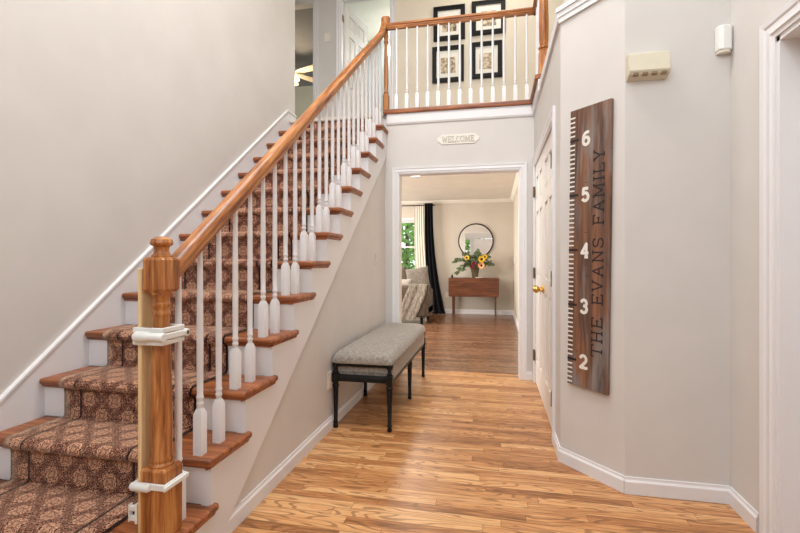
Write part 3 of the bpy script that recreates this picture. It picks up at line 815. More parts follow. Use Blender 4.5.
# balusters: two heights, copied up the flight
def baluster_mesh(x, y, z0, z1):
    mb = MB()
    mb.square_lathe((x, y, z0), [(0.0182, 0), (0.0182, 0.160), (0.0105, 0.182)])
    H = z1-z0
    mb.lathe((x, y, z0), [(0.011, 0.176), (0.0112, 0.194), (0.0136, 0.198), (0.0136, 0.205), (0.0112, 0.209), (0.0118, 0.218), (0.0142, 0.222), (0.0142, 0.228), (0.0118, 0.233), (0.0125, 0.30), (0.0130, 0.40), (0.0120, H*0.75), (0.0095, H)], 12)
    return mb
protoA = protoB = None
for k in range(1, 14):
    for j, dy in enumerate((0.012, 0.1365)):
        if k == 1 and j == 0: continue
        y = R(k)+dy; z1 = rail_z(y)-0.042
        proto = protoA if j == 0 else protoB
        if proto is None:
            o = baluster_mesh(BXC, y, Z(k), z1).build('baluster', M['white'], sr, smooth=True)
            base = (k, y)
            if j == 0: protoA = (o, k)
            else: protoB = (o, k)
        else:
            o0, k0 = proto
            c = o0.copy(); COL.objects.link(c); c.parent = sr
            c.location = (o0.location.x, o0.location.y+(k-k0)*RUN, o0.location.z+(k-k0)*RISE)

# ------------------------------------------------------------------ balcony railing
br = thing('balcony_railing', (-0.3, 4.55, UP), 'level oak railing with white balusters along the upstairs balcony', 'railing')
RZ = 3.585
def turned_newel(x, y, z0, top, parent, s=0.030, r=0.024):
    n = MB().square_lathe((x, y, z0), [(s, 0), (s, 0.20), (s*0.8, 0.215)]).build('newel_post', M['oak_z'], parent, bevel=0.002, seg=1)
    H = top-z0
    MB().lathe((x, y, z0), [(r*0.85, 0.21), (r*0.9, 0.225), (r*1.1, 0.23), (r*1.1, 0.24), (r*0.8, 0.25), (r*0.95, 0.30), (r, 0.42), (r*0.85, H*0.7), (r*0.75, H-0.17), (r*1.0, H-0.165), (r*1.0, H-0.15), (r*0.75, H-0.145), (r*1.05, H-0.10), (r*1.05, H-0.085), (r*0.8, H-0.08), (r*0.95, H)], 20).build('turned_shaft', M['oak_z'], n, smooth=True)
    return n
n = turned_newel(TX, TY, UP, 3.60, br)
MB().square_lathe((TX, TY, 0), [(0.030, 3.575), (0.032, 3.60), (0.032, 3.68), (0.036, 3.69), (0.036, 3.70), (0.020, 3.71)]).build('cap', M['oak_z'], n, bevel=0.003)
MB().sweep([(TX, 4.56, RZ), (-0.3, 4.56, RZ), (XR+0.02, 4.56, RZ)], sect).build('handrail', M['oak_level'], br, smooth=True, angle=50)
MB().sweep([(XR+0.02, 4.59, RZ), (XR+0.02, 3.95, RZ)], sect).build('handrail', M['oak_y'], br, smooth=True, angle=50)
# oak nosing along the edge
MB().box(-1.115, XR+0.06, 4.455, 4.62, FZ1, UP+0.012).build('nosing', M['oak_x'], br, bevel=0.012, seg=3)
MB().box(XR-0.045, XR+0.06, 3.86, 4.455, FZ1, UP+0.012).build('nosing', M['oak_y'], br, bevel=0.012, seg=3)
zb = UP+0.012
b0 = None
xs = [-0.995+1.30*i/12 for i in range(13)]
pts = [(x, 4.555) for x in xs] + [(XR+0.02, y) for y in (4.44, 4.33, 4.22, 4.11)]
for i, (x, y) in enumerate(pts):
    if b0 is None: b0 = baluster_mesh(x, y, zb, RZ-0.03).build('baluster', M['white'], br, smooth=True); x00, y00 = x, y
    else:
        c = b0.copy(); COL.objects.link(c); c.parent = br; c.location = (b0.location.x+x-x00, b0.location.y+y-y00, b0.location.z)
n = turned_newel(XR+0.03, 3.93, zb, RZ+0.06, br, 0.04, 0.04)
MB().lathe((XR+0.03, 3.93, 0), [(0.036, RZ+0.04), (0.046, RZ+0.06), (0.046, RZ+0.07), (0.030, RZ+0.10), (0.008, RZ+0.11)], 20).build('cap', M['oak_z'], n, smooth=True)

# ------------------------------------------------------------------ baby gate fittings on the bottom newel
b = MB().box(-1.213, -1.198, 1.340, 1.425, 0.1915, 1.125).build('gate_mounting_board', M['pine'], bevel=0.002, seg=1)
tag(b, 'pale pine board standing strapped against the bottom newel post', 'board')
cl = thing('gate_clamp', (-1.15, 1.38, 0.86), 'upper white plastic clamp, three-ribbed, around the turned newel shaft', 'clamp', None)
def loop(mb, x0, x1, y0, y1, z0, z1, t=0.012):
    mb.box(x0, x1, y0, y0+t, z0, z1); mb.box(x0, x1, y1-t, y1, z0, z1); mb.box(x0, x0+t, y0+t, y1-t, z0, z1); mb.box(x1-t, x1, y0+t, y1-t, z0, z1); return mb
w = MB(); loop(w, -1.220, -1.100, 1.324, 1.436, 0.905, 0.922); loop(w, -1.220, -1.100, 1.324, 1.436, 0.862, 0.879)
w.build('strap', M['plastic'], cl, bevel=0.003, seg=2)
w = MB(); w.lathe((-1.210, 1.322, 0.892), [(0.012, 0), (0.018, 0.008), (0.018, 0.052), (0.014, 0.060), (0.014, 0.102), (0.010, 0.106)], 16, 'X')
w.build('barrel', M['plastic'], cl, smooth=True)
w = MB(); w.box(-1.106, -1.094, 1.312, 1.440, 0.882, 0.902); w.lathe((-1.108, 1.318, 0.892), [(0.015, 0), (0.015, 0.020)], 16, 'X'); w.lathe((-1.108, 1.440, 0.892), [(0.014, 0), (0.014, 0.018)], 16, 'X')
w.build('lever', M['plastic'], cl, bevel=0.002, seg=1)
w = MB(); w.lathe((-1.0935, 1.318, 0.892), [(0.007, 0), (0.007, 0.003)], 12, 'X'); w.build('pin', M['nail'], cl)
w = MB(); w.lathe((-1.0905, 1.440, 0.892), [(0.007, 0), (0.007, 0.002)], 12, 'X'); w.build('pin', M['nail'], cl)
cl = thing('gate_clamp', (-1.15, 1.38, 0.36), 'lower white plastic clamp, a flat square loop around the newel plinth', 'clamp')
w = MB(); loop(w, -1.222, -1.092, 1.324, 1.436, 0.368, 0.390, 0.009)
w.build('strap', M['plastic'], cl, bevel=0.003)
w = MB(); w.lathe((-1.222, 1.322, 0.378), [(0.011, 0), (0.015, 0.008), (0.015, 0.070), (0.011, 0.075)], 16, 'X'); w.build('barrel', M['plastic'], cl, smooth=True)
w = MB(); w.box(-1.093, -1.084, 1.316, 1.440, 0.371, 0.387); w.build('lever', M['plastic'], cl, bevel=0.003)
w = MB(); w.box(-1.226, -1.216, 1.340, 1.392, 0.235, 0.305); w.box(-1.246, -1.226, 1.340, 1.352, 0.245, 0.262); w.box(-1.246, -1.226, 1.340, 1.352, 0.28, 0.297); w.box(-1.250, -1.246, 1.338, 1.356, 0.24, 0.302)
tag(w.build('gate_latch', M['plastic'], bevel=0.002), 'small white latch bracket low on the pine board', 'latch')
# ------------------------------------------------------------------ bench
bn = thing('bench', (-0.875, 3.67, 0), 'long grey upholstered bench with black turned legs beside the stair wall', 'bench')
LX = (-1.073, -0.692); LY = (2.945, 3.675, 4.395); D = -0.022
leg_prof = [(0.012, 0), (0.016, 0.004), (0.017, 0.016), (0.013, 0.026), (0.0125, 0.030), (0.0165, 0.034), (0.0165, 0.042), (0.0130, 0.048), (0.0190, 0.27), (0.0190, 0.280), (0.023, 0.285), (0.023, 0.296), (0.018, 0.302), (0.020, 0.314), (0.023, 0.318)]
lg = None
for x in LX:
    for y in LY:
        if lg is None:
            lg = MB().lathe((x, y, 0), leg_prof, 16).build('leg', M['black'], bn, smooth=True); l0 = (x, y)
        else:
            c = lg.copy(); COL.objects.link(c); c.parent = bn; c.location = (lg.location.x+x-l0[0], lg.location.y+y-l0[1], lg.location.z)
EW = LX[1]-LX[0]-0.04
for y in (LY[0], LY[2]):
    for x in LX:
        w = MB(); w.lathe((x, y, D), [(0.016, 0.396), (0.018, 0.410), (0.013, 0.418), (0.013, 0.436), (0.022, 0.444), (0.026, 0.458), (0.022, 0.472), (0.012, 0.476)], 16)
        pb = MB().box(x-0.023, x+0.023, y-0.023, y+0.023, 0.340+D, 0.398+D).build('corner_post', M['black'], bn, bevel=0.003)
        w.build('knob', M['black'], pb, smooth=True)
    MB().lathe((LX[0]+0.02, y, 0.458+D), [(0.012, 0), (0.010, 0.02), (0.013, EW/2), (0.010, EW-0.02), (0.012, EW)], 12, 'X').build('end_rail', M['black'], bn, smooth=True)
    MB().prism([(y-0.013, 0.346+D), (y+0.013, 0.346+D), (y+0.013, 0.374+D), (y+0.009, 0.386+D), (y+0.004, 0.392+D), (y-0.004, 0.392+D), (y-0.009, 0.386+D), (y-0.013, 0.374+D)], LX[0]+0.02, LX[1]-0.02, 'X').build('end_rail', M['black'], bn)
for x in LX:
    MB().box(x-0.012, x+0.012, LY[0]+0.02, LY[2]-0.02, 0.335+D, 0.352+D).build('side_rail', M['black'], bn)
MB().box(LX[0]-0.010, LX[1]+0.016, LY[0]+0.016, LY[2]-0.016, 0.352+D, 0.472+D).build('apron', M['bench_fabric'], bn, bevel=0.012, seg=3, smooth=True)
for i in range(22): MB().ball((LX[0]+0.03+i*(LX[1]-LX[0]-0.06)/21, LY[0]+0.015, 0.404+D), 0.0055, 1, 0.5, 1, 1).build('nailhead', M['nail'], bn)
for i in range(70): MB().ball((LX[1]+0.016, LY[0]+0.03+i*(LY[2]-LY[0]-0.06)/69, 0.364+D), 0.0055, 0.5, 1, 1, 1).build('nailhead', M['nail'], bn)
cx, cy, hx, hy = -0.8825, 3.67, 0.217, 0.760
eas = lambda a: math.copysign(1-(1-abs(a))**2.2, a)
def cush_top(u, v):
    a, b = eas(2*u-1), eas(2*v-1)
    e = max(0, (1-abs(a)**6)*(1-abs(b)**26))
    return (cx+a*hx*(1-0.045*abs(b)**30), cy+b*hy*(1-0.018*abs(a)**8), 0.474 + D + 0.080*e**0.36 + 0.018*(1-a*a)*(1-b*b))
cu_ = MB()
cu_.grid(cush_top, 26, 44)
cu_.grid(lambda u, v: cush_top(u, v)[:2] + ((0.473 if 0 < u < 1 and 0 < v < 1 else 0.474) + D,), 26, 44)
bmesh.ops.remove_doubles(cu_.bm, verts=cu_.bm.verts[:], dist=0.0003)
cu_.build('seat_cushion', M['bench_fabric'], bn, smooth=True, angle=75)

# ------------------------------------------------------------------ lettering
def arc(cx, cy, rx, ry, a0, a1, n=14):
    return [(cx+rx*math.cos(math.radians(a0+(a1-a0)*i/n)), cy+ry*math.sin(math.radians(a0+(a1-a0)*i/n))) for i in range(n+1)]
GL = {  # strokes in a box of unit height, with the width of the letter
 'T': (0.80, [[(0.40, 0), (0.40, 1)], [(0.0, 1), (0.80, 1)], [(0.0, 1), (0.0, 0.80)], [(0.80, 1), (0.80, 0.80)], [(0.25, 0), (0.55, 0)]]),
 'H': (0.85, [[(0.15, 0), (0.15, 1)], [(0.70, 0), (0.70, 1)], [(0.15, 0.5), (0.70, 0.5)], [(0.0, 0), (0.30, 0)], [(0.55, 0), (0.85, 0)], [(0.0, 1), (0.30, 1)], [(0.55, 1), (0.85, 1)]]),
 'E': (0.72, [[(0.14, 0), (0.14, 1)], [(0, 1), (0.70, 1), (0.70, 0.82)], [(0.14, 0.5), (0.52, 0.5)], [(0.52, 0.38), (0.52, 0.62)], [(0, 0), (0.72, 0), (0.72, 0.20)]]),
 'V': (0.86, [[(0.12, 1), (0.43, 0), (0.74, 1)], [(0, 1), (0.26, 1)], [(0.60, 1), (0.86, 1)]]),
 'A': (0.86, [[(0.12, 0), (0.43, 1), (0.74, 0)], [(0.24, 0.36), (0.62, 0.36)], [(0, 0), (0.26, 0)], [(0.60, 0), (0.86, 0)]]),
 'N': (0.88, [[(0.14, 0), (0.14, 1), (0.72, 0), (0.72, 1)], [(0, 0), (0.28, 0)], [(0, 1), (0.16, 1)], [(0.58, 1), (0.88, 1)]]),
 'S': (0.66, [arc(0.33, 0.75, 0.27, 0.25, 35, 270) + arc(0.33, 0.25, 0.30, 0.25, 90, -150), [(0.58, 0.98), (0.58, 0.76)], [(0.03, 0.02), (0.03, 0.26)]]),
 'F': (0.70, [[(0.14, 0), (0.14, 1)], [(0, 1), (0.68, 1), (0.68, 0.80)], [(0.14, 0.5), (0.50, 0.5)], [(0.50, 0.38), (0.50, 0.62)], [(0, 0), (0.30, 0)]]),
 'M': (1.00, [[(0.14, 0), (0.14, 1), (0.50, 0.15), (0.86, 1), (0.86, 0)], [(0, 0), (0.28, 0)], [(0.72, 0), (1.0, 0)], [(0, 1), (0.14, 1)], [(0.86, 1), (1.0, 1)]]),
 'I': (0.32, [[(0.16, 0), (0.16, 1)], [(0, 0), (0.32, 0)], [(0, 1), (0.32, 1)]]),
 'L': (0.68, [[(0.14, 0), (0.14, 1)], [(0, 1), (0.30, 1)], [(0, 0), (0.66, 0), (0.66, 0.24)]]),
 'Y': (0.84, [[(0.12, 1), (0.42, 0.45), (0.72, 1)], [(0.42, 0.45), (0.42, 0)], [(0, 1), (0.26, 1)], [(0.58, 1), (0.84, 1)], [(0.26, 0), (0.58, 0)]]),
 'W': (1.10, [[(0.08, 1), (0.30, 0), (0.55, 0.85), (0.80, 0), (1.02, 1)], [(0, 1), (0.18, 1)], [(0.92, 1), (1.10, 1)]]),
 'C': (0.72, [arc(0.40, 0.5, 0.36, 0.5, 50, 310, 18)]),
 'O': (0.80, [arc(0.40, 0.5, 0.38, 0.5, 0, 360, 22)]),
 ' ': (0.55, []),
 '2': (0.62, [arc(0.31, 0.70, 0.27, 0.28, 170, -40, 12) + [(0.05, 0.05), (0.60, 0.05), (0.60, 0.16)]]),
 '3': (0.62, [[(0.06, 0.82)] + arc(0.30, 0.74, 0.24, 0.24, 150, -80, 10) + arc(0.30, 0.27, 0.27, 0.27, 80, -160, 12)]),
 '4': (0.66, [[(0.46, 0), (0.46, 1), (0.04, 0.30), (0.66, 0.30)], [(0.30, 0), (0.62, 0)]]),
 '5': (0.62, [[(0.56, 0.96), (0.14, 0.96), (0.10, 0.54)] + arc(0.29, 0.32, 0.28, 0.30, 120, -155, 14)]),
 '6': (0.62, [[(0.52, 0.94)] + arc(0.42, 0.50, 0.37, 0.46, 80, 180, 8) + arc(0.31, 0.30, 0.26, 0.28, 180, 540, 18)]),
}
def text_mesh(T, s, x, y, size, sw, gap=0.20, width=None, raise_=0.002):
    """letters along local x from (x, y); width stretches the line to that length"""
    tot = sum(GL[c][0] for c in s) + gap*(len(s)-1)
    k = 1.0 if width is None else width/(tot*size)
    mb = MB(T); cx_ = x
    for c in s:
        wd, strokes = GL[c]
        for stx in strokes: mb.stroke([(cx_+px*size*k, y+py*size) for px, py in stx], sw, raise_)
        cx_ += (wd+gap)*size*k
    return mb

def letters(T, s_, size, sw, gap, width, raise_, mat, parent):
    tot = sum(GL[c][0] for c in s_) + gap*(len(s_)-1)
    k = width/(tot*size); x = 0
    for c in s_:
        wd, strokes = GL[c]
        if strokes:
            mb = MB(T)
            for stx in strokes: mb.stroke([(x+px*size*k, py*size) for px, py in stx], sw, raise_)
            mb.build('letter', mat, parent)
        x += (wd+gap)*size*k

# ------------------------------------------------------------------ growth ruler board on the angled wall
mid = A0 + (A1-A0)*0.505
tilt = math.radians(0.9)
BC = Vector((mid.x, mid.y, 1.22)) + AN*0.001
ydir = Vector((0, 0, 1))*math.cos(tilt) + AD*math.sin(tilt)
xdir = AD*math.cos(tilt) - Vector((0, 0, 1))*math.sin(tilt)
TB = local(BC, xdir, ydir)
rl = thing('growth_ruler', tuple(BC - Vector((0, 0, 0.757))), 'tall dark wooden growth ruler board numbered two to six on the angled wall', 'ruler')
BW, BH, BT = 0.128, 0.757, 0.020
MB(TB).prism([(-BW, -BH), (BW, -BH), (BW, BH), (-BW, BH)], 0, BT, 'Z').build('board', M['ruler'], rl, bevel=0.003)
TF = TB @ Matrix.Translation((0, 0, BT))
for i in range(19, 78):
    yl = 0.606 + (i-24)*0.02505 - 1.22
    if abs(yl) > BH-0.012: continue
    if i % 12 == 0: MB(TF).prism([(-BW+0.001, yl-0.006), (-BW+0.060, yl-0.006), (-BW+0.060, yl+0.006), (-BW+0.001, yl+0.006)], 0, 0.001, 'Z').build('foot_mark', M['ruler_black'], rl)
    else: MB(TF).prism([(-BW+0.001, yl-0.0042), (-BW+0.034, yl-0.0042), (-BW+0.034, yl+0.0042), (-BW+0.001, yl+0.0042)], 0, 0.001, 'Z').build('inch_mark', M['ruler_white'], rl)
for n_ in range(2, 7):
    text_mesh(TF, str(n_), -0.043, 0.606+(n_-2)*0.3006-1.22-0.037, 0.070, 0.0165, raise_=0.0012).build('numeral', M['ruler_white'], rl)
TT = TF @ Matrix.Translation((0.092, -0.572, 0)) @ Matrix.Rotation(PI/2, 4, 'Z')
letters(TT, 'THE EVANS FAMILY', 0.062, 0.0075, 0.20, 1.085, 0.001, M['ruler_black'], rl)

# ------------------------------------------------------------------ welcome sign
SX0, SX1, SZ = -0.570, -0.145, 2.357
sg = thing('welcome_sign', ((SX0+SX1)/2, HY, SZ-0.04), 'small white metal sign reading WELCOME above the cased opening', 'sign')
xc, hw, hh = (SX0+SX1)/2, (SX1-SX0)/2, 0.040
hh = 0.048
pl = [(xc-hw, SZ), (xc-hw+0.018, SZ+hh*0.55), (xc-hw+0.03, SZ+hh*0.55), (xc-hw+0.045, SZ+hh), (xc+hw-0.045, SZ+hh), (xc+hw-0.03, SZ+hh*0.55), (xc+hw-0.018, SZ+hh*0.55), (xc+hw, SZ), (xc+hw-0.018, SZ-hh*0.55), (xc+hw-0.03, SZ-hh*0.55), (xc+hw-0.045, SZ-hh), (xc-hw+0.045, SZ-hh), (xc-hw+0.03, SZ-hh*0.55), (xc-hw+0.018, SZ-hh*0.55)]
MB().prism(pl, HY-0.008, HY-0.001, 'Y').build('plate', M['sign'], sg, bevel=0.002)
letters(local((xc-hw+0.055, HY-0.008, SZ-0.027), (1, 0, 0)), 'WELCOME', 0.054, 0.008, 0.16, 2*hw-0.11, 0.004, M['sign_letter'], sg)

# ------------------------------------------------------------------ wall devices
ch = thing('door_chime', (0.727, 2.415, 2.03), 'ivory plastic door chime box high on the grey panel wall', 'door chime')
w = MB(); w.prism([(2.414, 2.035), (2.360, 2.050), (2.352, 2.066), (2.366, 2.155), (2.414, 2.158)], 0.636, 0.818, 'X')
w.build('cover', M['ivory'], ch, bevel=0.004)
w = MB(); w.prism([(2.3535, 2.058), (2.3500, 2.066), (2.3575, 2.112), (2.3605, 2.112)], 0.641, 0.813, 'X'); w.build('trim_band', M['ivory'], ch)
for i in range(4): MB().prism([(2.372, 2.0425), (2.357, 2.0475), (2.3565, 2.0605), (2.360, 2.0605)], 0.655+i*0.041, 0.679+i*0.041, 'X').build('slot', M['ivory_dark'], ch)
ms = thing('motion_sensor', (1.05, 2.38, 2.14), 'white motion sensor mounted high in the wall corner beside the door', 'sensor')
w = MB(); w.prism([(1.026, 2.414), (1.088, 2.414), (1.0935, 2.39), (1.082, 2.376), (1.046, 2.372), (1.030, 2.384)], 2.142, 2.258, 'Z'); w.build('housing', M['plastic'], ms, bevel=0.006, seg=3)
w = MB(); w.prism([(1.031, 2.412), (1.084, 2.412), (1.086, 2.393), (1.076, 2.382), (1.049, 2.378), (1.035, 2.388)], 2.132, 2.143, 'Z'); w.build('lens', M['plate'], ms)
def wall_plate(name, T, label, cat, mat, kind):
    t = thing(name, tuple(T @ Vector((0, -0.058, 0))), label, cat)
    MB(T).prism([(-0.036, -0.058), (0.036, -0.058), (0.036, 0.058), (-0.036, 0.058)], 0.0005, 0.006, 'Z').build('plate', mat, t, bevel=0.002)
    if kind == 'switch':
        MB(T).prism([(-0.006, -0.013), (0.006, -0.013), (0.006, 0.013), (-0.006, 0.013)], 0.005, 0.012, 'Z').build('toggle', M['plate'], t)
    else:
        for s in (-0.02, 0.02): MB(T).prism([(-0.016, s-0.014), (0.016, s-0.014), (0.016, s+0.014), (-0.016, s+0.014)], 0.005, 0.008, 'Z').build('socket', M['plate'], t, bevel=0.002)
    return t
wall_plate('wall_outlet', local((XS, 2.90, 0.335), (0, 1, 0)), 'white outlet plate on the stair wall, half behind the bench', 'outlet', M['plate'], 'outlet')
wall_plate('light_switch', local((XS, 4.13, 1.155), (0, 1, 0)), 'wall-coloured switch plate on the stair wall beside the opening', 'light switch', M['painted_plate'], 'switch')
wall_plate('light_switch', local((0.545, PY, 4.005), (1, 0, 0)), 'upstairs white switch plate on the cream wall right of the pictures', 'light switch', M['plate'], 'switch')
t = wall_plate('light_switch', local((-2.24, PY, 4.19), (1, 0, 0)), 'upstairs white switch plate between the bedroom and bathroom doorways', 'light switch', M['plate'], 'switch')
wall_plate('wall_outlet', local((-1.01, BY, 0.40), (1, 0, 0)), 'white outlet on the living room wall left of the walnut table', 'outlet', M['plate'], 'outlet')
th = MB(local((0.385, 8.80, 1.155), (0, -1, 0))); th.prism([(-0.05, -0.07), (0.05, -0.07), (0.05, 0.07), (-0.05, 0.07)], 0.0005, 0.025, 'Z')
tag(th.build('thermostat', M['plastic'], bevel=0.005), 'white thermostat box on the living room right-hand wall', 'thermostat')

# ------------------------------------------------------------------ pictures upstairs
def picture(xa, xb, za, zb, label, seed):
    t = thing('picture_frame', ((xa+xb)/2, PY, za), label, 'picture', 'black framed prints in the upper hall')
    f = 0.055
    w = MB()
    for x0, x1, z0, z1 in ((xa, xa+f, za, zb), (xb-f, xb, za, zb), (xa+f, xb-f, za, za+f), (xa+f, xb-f, zb-f, zb)): w.box(x0, x1, PY-0.028, PY-0.001, z0, z1)
    w.box(xa+0.012, xb-0.012, PY-0.034, PY-0.028, za+0.012, za+0.026); w.box(xa+0.012, xb-0.012, PY-0.034, PY-0.028, zb-0.026, zb-0.012)
    w.box(xa+0.012, xa+0.026, PY-0.034, PY-0.028, za+0.026, zb-0.026); w.box(xb-0.026, xb-0.012, PY-0.034, PY-0.028, za+0.026, zb-0.026)
    w.build('frame', M['black_frame'], t)
    MB().box(xa+f, xb-f, PY-0.012, PY-0.002, za+f, zb-f).build('mat_board', M['mat_board'], t)
    mx, mz = (xb-xa)*0.27, (zb-za)*0.25
    MB().box(xa+mx, xb-mx, PY-0.0135, PY-0.012, za+mz, zb-mz*1.25).build('print', sketch_mat('sketch_print', seed), t)
PIC = [(-0.776, -0.372, 3.978, 4.418, 'upper left of four black framed prints on the upstairs wall', 1.0),
       (-0.288, 0.130, 4.003, 4.432, 'upper right of four black framed prints on the upstairs wall', 2.3),
       (-0.792, -0.386, 3.440, 3.902, 'lower left of four black framed prints on the upstairs wall', 3.9),
       (-0.294, 0.090, 3.455, 3.912, 'lower right of four black framed prints on the upstairs wall', 5.2)]
for p in PIC: picture(*p)

# ------------------------------------------------------------------ bathroom light, bedroom
bl = bpy.data.lights.new('vanity_lamp', 'POINT'); bl.energy = 26; bl.color = (1.0, 0.98, 0.94); bl.shadow_soft_size = 0.15
blo = bpy.data.objects.new('vanity_lamp', bl); COL.objects.link(blo); blo.location = (-1.2, 7.5, 4.75)
vl = thing('vanity_light', (-1.82, 7.85, 4.7), 'lit white globe light on the bathroom wall upstairs', 'lamp')
MB().box(-1.90, -1.50, 7.825, 7.849, 4.80, 4.90).build('back_plate', M['nail'], vl)
for i in range(3): MB().ball((-1.845+0.14*i, 7.76, 4.86), 0.055, 1, 1, 1.7).build('globe', M['vanity_glass'], vl, smooth=True)
fx, fy = -3.80, 8.0
fn = thing('ceiling_fan', (fx, fy, 4.66), 'pale ceiling fan with lit lamps in the bedroom upstairs', 'ceiling fan')
MB().lathe((fx, fy, 0), [(0.06, 5.119), (0.06, 5.08), (0.014, 5.06), (0.014, 4.82), (0.10, 4.80), (0.11, 4.72), (0.08, 4.68), (0.05, 4.66)][::-1], 20).build('motor', M['fan_blade'], fn, smooth=True)
for i in range(5):
    a = math.radians(-16+72*i); T = Matrix.Translation((fx, fy, 4.73)) @ Matrix.Rotation(a, 4, 'Z') @ Matrix.Rotation(math.radians(-20), 4, 'X')
    MB(T).prism([(0.09, -0.03), (0.20, -0.055), (0.58, -0.07), (0.62, -0.05), (0.62, 0.05), (0.58, 0.07), (0.20, 0.055), (0.09, 0.03)], -0.004, 0.004, 'Z').build('blade', M['fan_blade'], fn)
for i in range(3):
    a = math.radians(-30+120*i); c = (fx+0.13*math.cos(a), fy+0.13*math.sin(a), 4.62)
    MB().lathe(c, [(0.065, -0.06), (0.068, -0.05), (0.05, 0.0), (0.025, 0.04)], 16).build('lamp_shade', M['lamp_glass'], fn, smooth=True)
fl = bpy.data.lights.new('fan_lamp', 'POINT'); fl.energy = 45; fl.color = (1.0, 0.74, 0.44); fl.shadow_soft_size = 0.12
flo = bpy.data.objects.new('fan_lamp', fl); COL.objects.link(flo); flo.location = (fx, fy-0.25, 4.36)
dr = thing('dresser', (-3.9, 9.25, UP), 'reddish wooden dresser against the bedroom wall upstairs', 'dresser')
MB().box(-4.6, -3.0, 9.0, 9.55, UP-0.02, 3.80).build('carcass', M['dresser'], dr, bevel=0.005)
for i in range(3):
    for x0 in (-4.55, -3.78):
        dw = MB().box(x0, x0+0.74, 8.985, 9.0, UP+0.08+i*0.34, UP+0.38+i*0.34).build('drawer', M['dresser'], dr, bevel=0.004)
        MB().ball((x0+0.37, 8.975, UP+0.23+i*0.34), 0.016).build('knob', M['old_brass'], dw, smooth=True)
tag(MB().box(-4.4, -3.05, 9.02, 9.5, 3.801, 3.93).build('folded_blanket', M['green_cloth'], bevel=0.03, seg=3, smooth=True), 'green folded blanket on top of the bedroom dresser', 'blanket')

# ------------------------------------------------------------------ living room
# drop-leaf table
tb = thing('drop_leaf_table', (-0.43, 9.5, 0), 'walnut drop-leaf table against the living room wall under the round mirror', 'table')
tx0, tx1 = -0.941, 0.083
MB().box(tx0, tx1, 9.36, 9.69, 0.762, 0.784).build('tabletop', M['walnut'], tb, bevel=0.006)
c = 0.03
MB().prism([(tx0, 0.780), (tx1, 0.780), (tx1, 0.395+c), (tx1-c*0.3, 0.395+c*0.3), (tx1-c, 0.395), (tx0+c, 0.395), (tx0+c*0.3, 0.395+c*0.3), (tx0, 0.395+c)], 9.340, 9.359, 'Y').build('drop_leaf', M['walnut'], tb, bevel=0.004)
MB().box(tx0+0.06, tx1-0.06, 9.39, 9.66, 0.64, 0.762).build('apron', M['walnut'], tb)
for x in (tx0+0.09, tx1-0.07):
    for y in (9.40, 9.65): MB().square_lathe((x, y, 0), [(0.014, 0), (0.022, 0.55), (0.024, 0.762)]).build('leg', M['walnut'], tb)
# mirror
mr = thing('mirror', (-0.398, BY, 1.19), 'round mirror with thin black frame above the walnut table', 'mirror')
mc = (-0.398, BY-0.001, 1.562); rr = 0.372
w = MB(); seg = 64
pts_ = [(mc[0]+rr*math.cos(2*PI*k/seg), mc[1]-0.018, mc[2]+rr*math.sin(2*PI*k/seg)) for k in range(seg+1)]
ring = MB()
def ringf(u, v):
    a = 2*PI*u; q = 2*PI*v
    r_ = rr-0.011 + 0.013*math.cos(q)
    return (mc[0]+r_*math.cos(a), mc[1]-0.016+0.015*math.sin(q), mc[2]+r_*math.sin(a))
ring.grid(ringf, 64, 8); bmesh.ops.remove_doubles(ring.bm, verts=ring.bm.verts[:], dist=1e-5)
ring.build('frame', M['black_frame'], mr, smooth=True)
MB().lathe((mc[0], mc[1]-0.014, mc[2]), [(rr-0.012, 0), (rr-0.012, 0.010)], 64, 'Y').build('mirror_glass', M['mirror'], mr)
# vase and flowers
vx, vy, vz = -0.405, 9.50, 0.785
va = MB().lathe((vx, vy, vz), [(0.055, 0), (0.062, 0.01), (0.070, 0.08), (0.086, 0.17), (0.102, 0.215), (0.105, 0.225), (0.094, 0.222), (0.076, 0.16), (0.05, 0.02)], 24).build('vase', M['vase'], smooth=True)
tag(va, 'olive ceramic vase holding the flowers on the walnut table', 'vase')
tag(MB().lathe((vx+0.09, vy-0.08, vz), [(0.07, 0), (0.08, 0.008), (0.078, 0.016), (0.05, 0.012)], 20).build('small_dish', M['marble'], smooth=True), 'small white dish beside the vase on the table', 'dish')
bt = MB().lathe((-0.875, 9.45, 0.785), [(0.022, 0), (0.024, 0.01), (0.024, 0.035), (0.010, 0.05), (0.009, 0.075), (0.012, 0.08)], 14).build('small_bottle', M['candle'], smooth=True)
tag(bt, 'tiny dark bottle at the left end of the walnut table', 'bottle')
def leaf_at(mb, p, d, L, W, n):
    d = Vector(d).normalized(); n = Vector(n); s = d.cross(n).normalized(); n2 = s.cross(d).normalized()
    p = Vector(p); pts = []
    for t_, ww in ((0, 0.05), (0.25, 0.8), (0.55, 1.0), (0.85, 0.6), (1.0, 0.05)):
        pts.append((p + d*L*t_ + n2*L*0.12*math.sin(t_*PI), ww*W/2))
    A = [mb.bm.verts.new(q - s*w_) for q, w_ in pts]; B = [mb.bm.verts.new(q + s*w_) for q, w_ in pts]
    for i in range(len(pts)-1): mb.bm.faces.new((A[i], A[i+1], B[i+1], B[i]))
mouth = Vector((vx, vy, vz+0.21))
